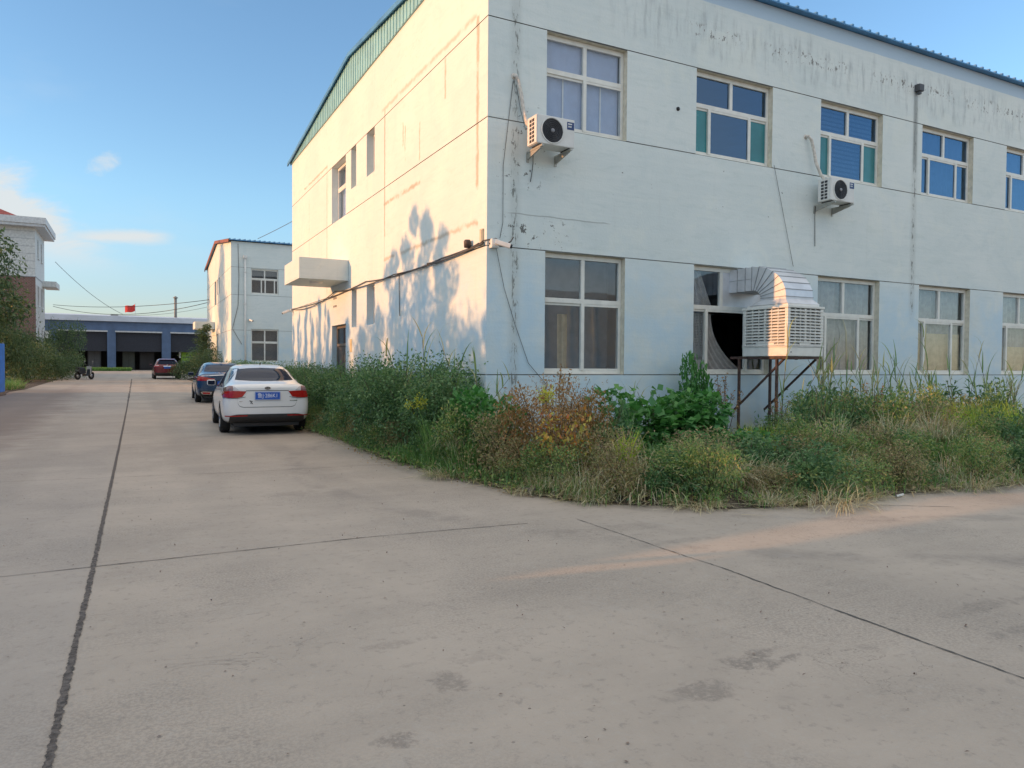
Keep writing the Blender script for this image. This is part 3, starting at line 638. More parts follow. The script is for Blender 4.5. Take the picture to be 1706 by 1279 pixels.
# ---------------------------------------------------------------- objects fixed to the main building
MAT_GRILLE = M('dark_fan_grille', (.028, .028, .034), .45)
MAT_AC = M('ac_white_enamel', (.68, .68, .65), .4, var=.05)
MAT_LABEL = M('navy_energy_label', (.02, .05, .16), .4, var=.05)
def ac_unit(x0, z0, W, label, pipe, tail, name='air_conditioner'):
    """outdoor unit: x0 left edge, z0 underside; faces -Y"""
    org = (x0, CY, z0); D0, D1, H = CY-.46, CY-.16, .445
    root = thing(name, label, 'air conditioner', org, group='outdoor air conditioners on the wall')
    b = MB(); b.box(x0, x0+W, D0, D1, z0, z0+H); b.build('casing', MAT_AC, root, org, bevel=.012)
    fr = MB(); cx, cz, r = x0+W*.40, z0+H*.50, .19                       # fan: recessed dark disc with rings and hub
    fr.lathe([(r+.018, -.004), (r+.015, -.012), (r, -.012), (r-.004, -.002)], 'y', (cx, D0, cz), 40)
    fr.lathe([(0, -.0015), (r, -.0015)], 'y', (cx, D0, cz), 40, 1)
    for q in range(1, 7): rr = r*q/6.6; fr.lathe([(rr-.006, -.010), (rr, -.015), (rr+.006, -.010), (rr, -.006), (rr-.006, -.010)], 'y', (cx, D0, cz), 32, 1)
    for q in range(12):
        a = q*math.pi/6; fr.bar((cx, D0-.008, cz), (cx+math.cos(a)*r*.99, D0-.008, cz+math.sin(a)*r*.99), .006, .006, 1)
    fr.lathe([(0, -.02), (.03, -.019), (.034, -.012), (.034, -.006)], 'y', (cx, D0, cz), 16, 2)
    fr.build('fan_grille', [MAT_AC, MAT_GRILLE, M('grey_hub', (.25, .25, .27), .4)], root, org)
    sv = MB()                                                           # side louvre plate standing proud, with 2 x 6 dark slots
    sv.box(x0-.014, x0-.001, D0+.005, D1-.005, z0+.01, z0+H-.01)
    for i in range(2):
        for j in range(6): sv.box(x0-.017, x0-.0145, D0+.075+i*.085, D0+.14+i*.085, z0+.035+j*.063, z0+.08+j*.063, 1)
    sv.build('side_louvre', [MAT_AC, MAT_GRILLE], root, org)
    lb = MB(); lx = x0+W*.79; lb.box(lx, lx+.13, D0-.0025, D0-.0006, z0+H-.165, z0+H-.045)
    lb.box(lx+.015, lx+.09, D0-.004, D0-.003, z0+H-.085, z0+H-.068, 1); lb.box(lx+.025, lx+.045, D0-.004, D0-.003, z0+H-.13, z0+H-.105, 1); lb.box(lx+.058, lx+.078, D0-.004, D0-.003, z0+H-.13, z0+H-.105, 1)
    lb.build('energy_label', [MAT_LABEL, MAT_WHITE_METAL], root, org)
    for xx in (x0+.06, x0+W-.10):
        ft = MB(); ft.box(xx, xx+.04, D0+.03, D1-.03, z0-.022, z0-.001)
        ft.build('foot', MAT_BLACK, root, org)
    for xx in (x0+.075, x0+W-.085):
        k = MB(); k.box(xx-.018, xx+.018, D0-.05, CY-.006, z0-.052, z0-.023); k.box(xx-.022, xx+.022, CY-.02, CY-.004, z0-.19, z0-.0525)
        k.prism([(CY-.021, z0-.155), (CY-.021, z0-.053), (D0+.02, z0-.053), (D0+.02, z0-.066)], 'x', xx-.012, xx+.012)
        k.build('bracket', M('galvanised_bracket', (.40, .40, .36), .5, .5), root, org)
    p = MB(); p.tube(pipe, .030, 8); p.lathe([(.0, -.006), (.05, -.006), (.052, 0)], 'y', (pipe[0][0], CY-.001, pipe[0][2]), 12)
    p.build('insulated_pipe', MAT_CABLE_LIGHT, root, org)
    t = MB(); t.tube(tail, .007, 5); t.build('drain_hose', MAT_CABLE, root, org)
    return root
ac_unit(5.565, 4.895, .68, 'white outdoor air conditioner with sunlit side, beside the window nearest the corner',
        [(5.39, CY+.01, 6.03), (5.395, CY-.05, 6.03), (5.43, CY-.07, 5.95), (5.49, CY-.07, 5.72), (5.52, CY-.08, 5.5), (5.56, CY-.12, 5.28), (5.60, CY-.2, 5.2)],
        [(5.72, CY-.05, 4.85), (5.73, CY-.03, 4.7), (5.71, CY-.02, 4.5), (5.69, CY-.02, 4.40)])
ac_unit(12.185, 4.745, .68, 'shaded white outdoor air conditioner under the window with striped blind',
        [(11.98, CY+.01, 6.06), (11.99, CY-.06, 6.06), (12.06, CY-.08, 5.98), (12.13, CY-.09, 5.75), (12.17, CY-.1, 5.55), (12.28, CY-.14, 5.3), (12.36, CY-.2, 5.18)],
        [(12.24, CY-.05, 4.7), (12.25, CY-.03, 4.5), (12.27, CY-.02, 4.3), (12.28, CY-.02, 3.9)])

def cctv(name, label, mount, head, aim, org):
    root = thing(name, label, 'security camera', org)
    b = MB(); b.box(*mount); b.build('wall_bracket', MAT_WHITE_METAL, root, org, bevel=.006)
    h = Vector(head); a = Vector(aim).normalized(); s = a.cross(Vector((0, 0, 1))).normalized(); u = s.cross(a)
    c = MB(); L = .24
    prof = [(-.045, -.035), (.045, -.035), (.045, .03), (.0, .042), (-.045, .03)]
    vs = [h+a*t+s*p[0]+u*p[1] for t in (0, L) for p in prof]; n = 5
    c.add(vs, [tuple(range(n))[::-1], tuple(range(n, 2*n))]+[(i, (i+1) % n, n+(i+1) % n, n+i) for i in range(n)]); c.build('camera_housing', MAT_WHITE_METAL, root, org, bevel=.005)
    l = MB(); l.tube([h+a*(L-.02), h+a*(L+.03)], .032, 14); l.build('lens_hood', MAT_BLACK, root, org)
    j = MB(); j.tube([Vector(((mount[0]+mount[1])/2, (mount[2]+mount[3])/2, (mount[4]+mount[5])/2)), h+a*.06-u*.03], .016, 8); j.build('ball_joint', MAT_WHITE_METAL, root, org)
cctv('security_camera', 'white bullet security camera on the near corner of the factory', (4.97, 5.10, CY-.10, CY-.003, 3.28, 3.42), (5.0, CY-.17, 3.36), (.9, -.4, -.28), (5.0, CY, 3.3))
cctv('security_camera', 'small white security camera at the far edge of the sunlit wall', (4.84, 4.927, 25.95, 26.06, 3.22, 3.34), (4.80, 26.0, 3.28), (-.8, .3, -.4), (4.9, 26.0, 3.2))
cctv('security_camera', 'tiny white security camera beside the downpipe of the farther building', (5.86, 5.95, 43.93, 44.017, 3.85, 3.97), (5.9, 43.88, 3.92), (.6, -.7, -.3), (5.9, 44.0, 3.8))
# small fittings beside the corner camera
t = thing('junction_box', 'small dark round lamp box on cables near the corner of the sunlit wall', 'junction box', (4.9, 10.97, 3.37))
b = MB(); b.lathe([(0, -.07), (.055, -.07), (.06, .03), (.045, .055), (0, .06)], 'z', (4.855, 10.97, 3.43), 16); b.build('housing', M('dark_brown_box', (.06, .045, .04), .6), t, (4.9, 10.97, 3.37))
b = MB(); b.box(4.87, 4.927, 10.94, 11.0, 3.40, 3.44); b.build('mounting_arm', MAT_GREY_METAL, t, (4.9, 10.97, 3.37))
t = thing('conduit_cover', 'short upright beige conduit cover on the wall beside the corner camera', 'conduit', (4.92, 10.5, 3.35))
b = MB(); b.box(4.90, 4.927, 10.49, 10.60, 3.33, 3.60); b.build('cover', M('beige_conduit', (.55, .50, .36), .7), t, (4.92, 10.5, 3.35), bevel=.004)
b = MB(); b.box(4.894, 4.8995, 10.50, 10.52, 3.35, 3.58); b.build('cover_edge', MAT_GREY_METAL, t, (4.92, 10.5, 3.35))
def sag(a, c, s, n=14):
    a = Vector(a); c = Vector(c); return [a+(c-a)*(i/n)-Vector((0, 0, s*4*(i/n)*(1-i/n))) for i in range(n+1)]
def cable(name, label, pts, r, mat=None, group=None, cat='cable'):
    b = MB()
    for p in pts: b.tube(p, r, 6)
    return tag(b.build(name, mat or MAT_CABLE), label, cat, group)
CW = CX-.03
cable('cable', 'thick bundle of sagging dark cables along the sunlit wall', [
    sag((CW, 10.45, 3.37), (CW, 12.2, 3.345), .01)+sag((CW, 12.2, 3.345), (CW, 17.0, 3.40), .075)[1:]+sag((CW, 17.0, 3.40), (CW, 26.0, 3.33), .09)[1:],
    sag((CW-.02, 10.45, 3.35), (CW-.02, 14.8, 3.335), .055)+sag((CW-.02, 14.8, 3.335), (CW-.02, 19.9, 3.41), .07)[1:]+sag((CW-.02, 19.9, 3.41), (CW-.02, 26.0, 3.32), .17)[1:],
    sag((CW-.01, 10.6, 3.38), (CW-.01, 12.9, 3.335), .05)], .013)
cable('cable', 'loose dark loops of cable around the corner security camera', [
    [(4.90, 10.6, 3.37), (4.89, 10.43, 3.40), (4.96, 10.36, 3.41), (5.06, 10.33, 3.43), (5.12, 10.32, 3.40), (5.10, 10.33, 3.33), (5.0, 10.35, 3.31), (4.95, 10.36, 3.36)],
    [(5.3, 10.2, 3.45), (5.24, 10.16, 3.38), (5.18, 10.2, 3.33)]], .011)
cable('hanging_wire', 'short dark wire hanging straight down the sunlit wall from the cable bundle', [[(CW, 14.55, 3.31), (CW+.01, 14.56, 2.7), (CW, 14.5, 2.45)]], .008, cat='wire')
cable('hanging_wire', 'thin wire slanting from the corner camera down into the dying bush', [[(5.08, CY-.02, 3.32), (5.23, CY-.02, 2.67), (5.43, CY-.02, 2.1), (5.68, CY-.02, 1.48), (6.05, CY-.04, 1.09)]], .0042, cat='wire')
cable('hanging_wire', 'thin wire running from the upper pipe hole down towards the corner camera', [[(5.37, CY-.01, 5.95), (5.2, CY-.02, 4.6), (5.2, CY-.02, 3.7), (5.15, CY-.02, 3.45)], [(5.42, CY-.02, 5.9), (5.5, CY-.03, 5.5), (5.58, CY-.05, 5.2)]], .0042, cat='wire')
cable('hanging_wire', 'thin dark wire between the upper green window and the evaporative cooler duct', [[(11.1, CY-.02, 5.38), (11.42, CY-.02, 4.3), (11.66, CY-.03, 3.45)]], .0042, cat='wire')
# ---------------------------------------------------------------- evaporative cooler on its stand
def cooler():
    x0, x1, y0, y1, z0, z1 = 10.02, 10.91, 9.0, 10.04, 1.64, 2.54; org = (x0, y0, z0)
    mw = M('cooler_white_plastic', (.70, .70, .66), .38, var=.06); dk = M('cooler_dark_pad', (.05, .048, .05), .9)
    root = thing('evaporative_cooler', 'boxy white louvred evaporative cooler with silver elbow duct feeding the ground floor window', 'air cooler', org)
    b = MB(); b.box(x0, x1, y0, y1, z0, z0+.16); b.box(x0-.012, x1+.012, y0-.012, y1+.012, z0+.161, z0+.18); b.build('water_tray', mw, root, org, bevel=.008)
    b = MB()
    for (px, py) in ((x0, y0), (x1-.07, y0), (x0, y1-.07), (x1-.07, y1-.07)): b.box(px, px+.07, py, py+.07, z0+.182, z1-.06)
    b.box(x0-.015, x1+.015, y0-.015, y1+.015, z1-.06, z1-.02); b.box(x0+.05, x1-.05, y0+.05, y1-.05, z1-.0195, z1+.02); b.build('corner_posts', mw, root, org, bevel=.006)
    b = MB(); b.box(x0+.045, x1-.045, y0+.045, y1-.045, z0+.185, z1-.065); b.build('cooling_pad', dk, root, org)
    b = MB(); n = 12; h = (z1-.065-z0-.185)/n                            # slanted louvre blades all round, slots between
    for i in range(n):
        z = z0+.187+i*h
        for (a, c, s) in (((x0-.014, y0+.072), (x0-.014, y1-.072), 'x'), ((x1+.014, y0+.072), (x1+.014, y1-.072), 'x2')):
            sg = 1 if s == 'x' else -1
            b.prism([(a[0], z), (a[0]+sg*.006, z-.004), (a[0]+sg*.05, z+h*.66), (a[0]+sg*.044, z+h*.70)], 'y', a[1], c[1])
        for yy, sg in ((y0-.014, 1), (y1+.014, -1)):
            b.prism([(yy, z), (yy+sg*.006, z-.004), (yy+sg*.05, z+h*.66), (yy+sg*.044, z+h*.70)], 'x', x0+.072, x1-.072)
        for (px, py) in ((x0-.008, y0-.008), (x1-.062, y0-.008), (x0-.008, y1-.062), (x1-.062, y1-.062)): b.box(px, px+.07, py, py+.07, z-.004, z+.006)
    for q in range(1, 6):
        yy = y0+.07+(y1-y0-.14)*q/6; xx = x0+.07+(x1-x0-.14)*q/6; w = .022 if q in (3,) else .009
        b.box(x0+.004, x0+.03, yy-w, yy+w, z0+.185, z1-.066); b.box(x1-.03, x1-.004, yy-w, yy+w, z0+.185, z1-.066)
        b.box(xx-w, xx+w, y0+.004, y0+.03, z0+.185, z1-.066); b.box(xx-w, xx+w, y1-.03, y1-.004, z0+.185, z1-.066)
    for (yy0, yy1) in ((y0+.30, y0+.72),): b.box(x0-.002, x0+.02, yy0, yy1, z0+.19, z0+.25)
    b.box(x0+.30, x0+.55, y0-.002, y0+.02, z0+.19, z0+.25); b.build('louvres', mw, root, org)
    b = MB(); b.box(x0+.08, x0+.10, y0-.003, y0-.0005, z0+.06, z0+.08); b.tube([(x0+.45, y0+.2, z0-.06), (x0+.45, y0+.2, z0+.02)], .03, 10); b.build('drain_plug', MAT_BLACK, root, org)
    # duct: tapered hood, vertical neck, segmented elbow turning to the window
    d = MB(); X0, X1 = 10.12, 10.80
    bs = [(x0+.04, y0+.05), (x1-.04, y0+.05), (x1-.04, y1-.12), (x0+.04, y1-.12)]; ny0, ny1 = 9.14, 9.72; tp = [(X0, ny0), (X1, ny0), (X1, ny1), (X0, ny1)]
    zb, zt = z1+.021, z1+.11
    d.add([(p[0], p[1], zb) for p in bs]+[(p[0], p[1], zt) for p in tp], [(i, (i+1) % 4, 4+(i+1) % 4, 4+i) for i in range(4)])
    cy_, cz_, ri, ro = 9.94, zt+.04, .22, .80; n = 7; rows = []
    rows.append([(X0, ny1, zt), (X1, ny1, zt), (X1, ny0, zt), (X0, ny0, zt)])
    for i in range(n+1):
        a = math.pi-(math.pi/2)*i/n; c, s = math.cos(a), math.sin(a)*.74
        rows.append([(X0, cy_+ri*c, cz_+ri*s), (X1, cy_+ri*c, cz_+ri*s), (X1, cy_+ro*c, cz_+ro*s), (X0, cy_+ro*c, cz_+ro*s)])
    l = rows[-1]; rows.append([(p[0], 10.56, p[2]) for p in l])
    vs = [p for r in rows for p in r]
    d.add(vs, [(i*4+j, i*4+(j+1) % 4, (i+1)*4+(j+1) % 4, (i+1)*4+j) for i in range(len(rows)-1) for j in range(4)])
    duct = d.build('air_duct', MAT_GALV, root, org)
    sm = MB()                                                           # raised seams between the segments
    for r in rows[1:-1]:
        cn = sum((Vector(p) for p in r), Vector())/4; rr = [cn+(Vector(p)-cn)*1.012 for p in r]
        for j in range(4): sm.bar(rr[j], rr[(j+1) % 4], .011, .011)
    for yy in (10.1, 10.3): 
        pr = [(X0-.003, yy, l[0][2]-.003), (X1+.003, yy, l[0][2]-.003), (X1+.003, yy, l[2][2]+.003), (X0-.003, yy, l[2][2]+.003)]
        for j in range(4): sm.bar(pr[j], pr[(j+1) % 4], .012, .012)
    sm.bar((X0-.004, cy_, (l[0][2]+l[2][2])/2), (X0-.004, 10.5, (l[0][2]+l[2][2])/2), .006)
    sm.build('duct_seam', M('seam_shadow_metal', (.32, .33, .35), .5, .4), duct, org)
    # stand
    o2 = (10.4, 9.6, 0); s = thing('steel_stand', 'rusty brown angle steel stand carrying the evaporative cooler, braced to the wall', 'stand', o2)
    for xx in (10.07, 10.87):
        b = MB(); b.box(xx-.022, xx+.022, 9.02, 10.385, z0-.048, z0-.003); b.build('arm', MAT_RUST, s, o2)
        b = MB(); b.bar((xx+.03, 9.14, z0-.05), (xx+.03, 10.33, .62), .032); b.build('brace', MAT_RUST, s, o2)
        b = MB(); b.box(xx-.02, xx+.02, 10.15, 10.19, 0, z0-.049); b.build('leg', MAT_RUST, s, o2)
    b = MB(); b.box(10.05, 10.09, 9.25, 9.29, 0, z0-.049); b.build('leg', MAT_RUST, s, o2)
    b = MB()
    for yy in (9.04, 9.98): b.box(10.093, 10.847, yy-.02, yy+.02, z0-.046, z0-.005)
    b.build('cross_rail', MAT_RUST, s, o2)
cooler()

# ---------------------------------------------------------------- three storey block on the left, far
def left_block():
    k = 1.304; x0 = -7.3; y0, y1 = 73.6, 80.7; zb, ze, zt = 8.65, 12.75, 13.5; org = (x0, y0, gz(y0))
    root = thing('brick_building', 'white and red brick three storey block with wide flat eaves beyond the left trees', 'building', org)
    mb, kk, bs = base_mat('red_brick'); br = kk.n('ShaderNodeTexBrick'); o = kk.obj(); X, Y, Z = kk.sep(o); kk.link(kk.vec(X+Y, Z, 0), br.inputs[0])
    br.inputs['Color1'].default_value = (.17, .085, .07, 1); br.inputs['Color2'].default_value = (.21, .11, .085, 1); br.inputs['Mortar'].default_value = (.28, .24, .22, 1); br.inputs['Scale'].default_value = 2.2
    kk.link(br.outputs[0], bs.inputs['Base Color']); bs.inputs['Roughness'].default_value = .9
    mwht = M('white_lined_render', (.60, .61, .60), .8); mp = M('pale_side_render', (.52, .49, .46), .85)
    b = MB(); xl = -62
    it = [(a, a+.9, z0, z1, .12, True) for a in (75.2, 77.9) for z0, z1 in ((10.4, 12.0), (6.3, 8.0), (2.6, 4.4))]
    # the wall facing the road is mirrored: relief opens towards -x, so shift it as a back-facing sheet
    r2 = MB(); relief(r2, 'x', 0, y0, y1, 0, ze, it)
    for f in range(len(r2.f)): b.add([(x0-r2.v[i][0], r2.v[i][1], r2.v[i][2]) for i in r2.f[f]], [tuple(range(len(r2.f[f])))], 2 if r2.v[r2.f[f][0]][2] < zb-2 else 0)
    b.quad((xl, y0, 0), (x0, y0, 0), (x0, y0, zb), (xl, y0, zb), 1); b.quad((xl, y0, zb), (x0, y0, zb), (x0, y0, ze), (xl, y0, ze), 0)
    b.quad((xl, y1, 0), (x0, y1, 0), (x0, y1, ze), (xl, y1, ze), 0); b.quad((xl, y0, 0), (xl, y1, 0), (xl, y1, ze), (xl, y0, ze), 1)
    b.build('wall', [mwht, mb, mp], root, org, fix=False)
    ln = MB()
    for i in range(6): ln.box(xl, x0-.003, y0-.012, y0-.002, 9.3+i*.62, 9.33+i*.62)
    ln.box(xl, x0+.02, y0-.03, y0-.0125, zb-.06, zb); ln.box(x0+.002, x0+.03, y0, y1, zb-.06, zb); ln.build('render_lines', M('line_grey', (.33, .35, .37), .8), root, org)
    e = MB(); e.box(xl-.6, x0+.75, y0-.75, y1+.75, ze+.001, ze+.22); e.box(xl-.7, x0+.85, y0-.85, y1+.85, ze+.221, zt); e.build('eaves', M('white_eaves', (.58, .60, .62), .7), root, org)
    rf = MB(); rf.add([(xl, y0-.3, zt), (x0-1.0, y0-.3, zt), (x0-1.0, y1+.3, zt), (xl, y1+.3, zt), (xl, (y0+y1)/2, zt+2.0), (x0-5, (y0+y1)/2, zt+2.0)], [(0, 1, 5, 4), (1, 2, 5), (2, 3, 4, 5), (0, 4, 3)])
    rf.build('roof', M('red_roof_tiles', (.30, .06, .05), .7, var=.3, scale=5), root, org)
    pp = MB(); pp.tube([(-10.6, y0+.3, zt), (-10.6, y0+.3, zt+1.5)], .09, 8); pp.build('vent_pipe', MAT_GREY_METAL, root, org)
    for a in (75.2, 77.9):
        for z0, z1 in ((10.4, 12.0), (6.3, 8.0), (2.6, 4.4)):
            w = MB(); w.box(x0-.1, x0-.06, a+.003, a+.897, z0+.003, z1-.003); w.box(x0+.002, x0+.09, a-.1, a+1.0, z0-.1, z0-.002); wo = w.build('window', mwht, root, org)
            p = MB(); p.box(x0-.058, x0-.05, a+.08, a+.82, z0+.08, z1-.08); p.build('pane', M('far_dark_pane', (.06, .07, .085), .12), wo, org)
    c = MB(); c.box(x0+.003, x0+1.1, 78.6, y1+1.4, 8.25, 8.75); c.build('side_canopy', mwht, root, org)
    a = MB(); a.box(x0+.05, x0+.5, 80.0, 80.8, 3.6, 4.3); a.build('wall_unit', MAT_WHITE_METAL, root, org, bevel=.05)
left_block()

# ---------------------------------------------------------------- blue shed across the end of the yard
def shed():
    Y0 = 100.0; g = .47; org = (0, Y0, g); mb_ = M('dusty_blue_steel', (.085, .145, .26), .55, var=.12, scale=1.2)
    root = thing('workshop_shed', 'long low blue steel workshop shed with three open bays across the yard end', 'shed', org)
    bays = [(-7.75, -2.75), (-1.85, 3.15), (4.15, 9.15), (10.1, 15.1), (-13.7, -8.7)]; zt = 5.05
    b = MB(); items = [(a, c, g-.5, zt, .5, True) for a, c in bays]; relief(b, 'y', Y0, -20, 24, g-.5, 6.3, items)
    b.quad((-20, Y0, g), (-20, Y0+18, g), (-20, Y0+18, 6.3), (-20, Y0, 6.3)); b.quad((24, Y0, g), (24, Y0+18, g), (24, Y0+18, 6.3), (24, Y0, 6.3)); b.quad((-20, Y0+18, g), (24, Y0+18, g), (24, Y0+18, 7), (-20, Y0+18, 7))
    x = -20
    while x < 24:                                                       # pressed ribs on the cladding
        if not any(a-.15 < x < c+.1 for a, c in bays): b.box(x, x+.05, Y0-.025, Y0-.002, g, 6.29)
        x += .24
    b.build('wall', mb_, root, org, fix=False)
    r = MB(); r.prism([(Y0-.4, 6.32), (Y0-.4, 6.95), (Y0+9, 7.6), (Y0+18.4, 6.9), (Y0+18.4, 6.32)], 'x', -20.4, 24.4); r.build('roof', M('pale_blue_white_roof', (.52, .58, .66), .6, var=.08, scale=.6), root, org)
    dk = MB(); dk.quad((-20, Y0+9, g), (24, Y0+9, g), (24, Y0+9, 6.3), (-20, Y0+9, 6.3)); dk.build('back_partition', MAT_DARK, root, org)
    col = M('shutter_dark', (.034, .040, .056), .6)
    for a, c in bays[:3]:
        h = MB(); h.box(a-.05, c+.05, Y0-.12, Y0-.002, zt+.001, zt+.17); h.build('door_header', M('pale_header', (.50, .53, .55), .6), root, org)
        s = MB(); z = 2.75
        while z < zt-.01: s.prism([(Y0+.30, z), (Y0+.27, z+.03), (Y0+.27, z+.09), (Y0+.30, z+.115), (Y0+.34, z+.115), (Y0+.34, z)], 'x', a+.003, c-.003); z += .118
        s.build('roller_shutter', col, root, org)
    ch = MB(); ch.tube([(4.9, Y0+4, 6.9), (4.9, Y0+4, 9.75)], .17, 10); ch.lathe([(.0, .5), (.3, .28), (.3, .2), (0, .2)], 'z', (4.9, Y0+4, 9.55), 10); ch.build('chimney', M('grey_flue', (.20, .20, .19), .6), root, org)
    vn = MB(); vn.box(-2.4, -1.6, Y0+1.2, Y0+2, 7.0, 7.28); vn.build('roof_vent', MAT_GREY_METAL, root, org)
    # what stands in the dark bays
    for (x0, x1, y, h, lab, colr) in ((-1.2, .2, 102.6, 2.6, 'tall grey green cabinet standing inside the middle bay of the blue shed', (.05, .06, .05)), (.7, 2.4, 103.2, 2.4, 'low dark workbench rack inside the middle bay of the blue shed', (.03, .03, .035)),
                                (-4.9, -3.5, 102.4, 2.7, 'pale grey machine cabinet inside the left bay of the blue shed', (.09, .10, .11))):
        t = thing('machine_cabinet', lab, 'machine', ((x0+x1)/2, y, g)); og = t.location
        m1 = M('cabinet_paint', colr, .5); b = MB(); b.box(x0, x1, y, y+.8, g, g+h); b.build('body', m1, t, og, bevel=.03)
        b = MB(); b.box(x0+.1, (x0+x1)/2-.03, y-.03, y-.002, g+.3, g+h-.3); b.box((x0+x1)/2+.03, x1-.1, y-.03, y-.002, g+.3, g+h-.3); b.build('door_panel', M('cabinet_panel', tuple(c*1.3 for c in colr), .4), t, og)
        b = MB(); b.box(x0-.1, x1+.1, y-.1, y+.9, g+h+.001, g+h+.06); b.build('top_shelf', MAT_GREY_METAL, t, og)
    lg = M('lime_green_paint', (.28, .52, .04), .4); o = (6.35, 101.5, g)
    t = thing('truck', 'lime green truck front with white mirrors inside the right bay of the blue shed', 'truck', o); x0, x1, y = 5.42, 7.28, 101.5
    b = MB(); b.prism([(y, .55+g), (y-.02, 1.5+g), (y+.12, 2.55+g), (y+1.9, 2.6+g), (y+1.9, .5+g)], 'x', x0, x1); b.build('cab', lg, t, o, bevel=.05)
    b = MB(); b.prism([(y-.02, .55+g), (y+.1, .55+g), (y+.1, 1.05+g), (y-.05, 1.0+g)], 'x', x0+.1, x1-.1); b.build('grille', MAT_BLACK, t, o)
    for s in (x0-.28, x1+.06):
        b = MB(); b.box(s, s+.22, y-.15, y-.08, 1.55+g, 2.5+g); m_ = b.build('mirror', MAT_WHITE_METAL, t, o, bevel=.03); b = MB(); b.bar((s+.1, y-.1, 2.2+g), ((x0 if s < 6 else x1), y+.05, 2.3+g), .04); b.build('mirror_arm', MAT_BLACK, m_, o)
        b = MB(); xx = x0+.12 if s < 6 else x1-.42; b.box(xx, xx+.3, y-.06, y-.03, .95+g, 1.15+g); b.build('headlight', MAT_WHITE_METAL, t, o)
        b = MB(); xx = x0+.02 if s < 6 else x1-.3; b.lathe([(0, 0), (.42, 0), (.45, .05), (.45, .23), (.42, .28), (0, .28)], 'x', (xx, y+.9, .45+g), 24); b.build('wheel', MAT_BLACK, t, o)
    b = MB(); b.box(x0+.15, x1-.15, y-.06, y-.02, 1.62+g, 1.68+g); b.build('wiper_bar', MAT_BLACK, t, o)
    # flag behind the shed
    o = (.32, 124, g); t = thing('flagpole', 'thin pole flying a small red flag behind the blue shed', 'flagpole', o)
    b = MB(); b.tube([(.32, 124, g), (.32, 124, 10.3)], .035, 6); b.build('pole', M('pale_pole', (.5, .55, .58), .4), t, o)
    b = MB(); n = 10; vs = []
    for j in range(2):
        for i in range(n+1):
            q = i/n; vs.append((.30-1.35*q, 124+.16*math.sin(q*7), (10.2-j*1.0)-.42*q-.1*math.sin(q*5)))
    b.add(vs, [(i, i+1, n+2+i, n+1+i) for i in range(n)], 0, True); b.build('flag', M('red_flag', (.62, .05, .04), .8), t, o)
shed()
# overhead wires at the far end
for a, c, s, lab in (((-6.4, 78, 6.6), (4.9, 57, 6.0), .35, 'lowest sagging overhead wire crossing in front of the blue shed roof'), ((-6.4, 78, 6.45), (4.9, 58.5, 5.9), .8, 'most slack overhead wire across the front of the blue shed'),
                     ((-6.3, 79, 10.6), (-1.0, 100.2, 7.2), .5, 'overhead wire slanting from the brick building down to the shed roof'), ((-2.0, 104, 7.3), (20, 112, 14.0), 1.6, 'faint overhead wire rising to the right behind the chimney'),
                     ((6.4, 44.2, 8.6), (12, 22, 12.0), .5, 'single wire rising from the farther factory roof')):
    cable('overhead_wire', lab, [sag(a, c, s, 18)], .022 if a[1] > 70 else .014, cat='wire')
# blue sheet fence on the left
def blue_fence():
    mt = M('bright_blue_sheet', (.015, .19, .62), .45, var=.15, scale=3); x = -4.96
    o = (x, 24, 0); t = thing('sheet_fence', 'bright blue profiled metal fence panel at the left edge of the yard', 'fence', o)
    b = MB(); y = 8.4
    while y < 38.3: b.box(x-.012, x, y, y+.1495, gz(y)+.06, gz(y)+2.12); b.box(x-.03, x-.0125, y+.151, y+.199, gz(y)+.06, gz(y)+2.12); y += .20
    b.build('sheet_panel', mt, t, o)
    b = MB()
    for yy in (8.4, 15.0, 22.0, 29.0, 38.35): b.box(x-.09, x-.031, yy, yy+.06, gz(yy)-.1, gz(yy)+2.18)
    b.build('post', MAT_GREY_METAL, t, o)
    b = MB(); b.box(x-.07, x-.032, 8.47, 38.3, 1.9, 1.95); b.build('rail', MAT_GREY_METAL, t, o)
blue_fence()
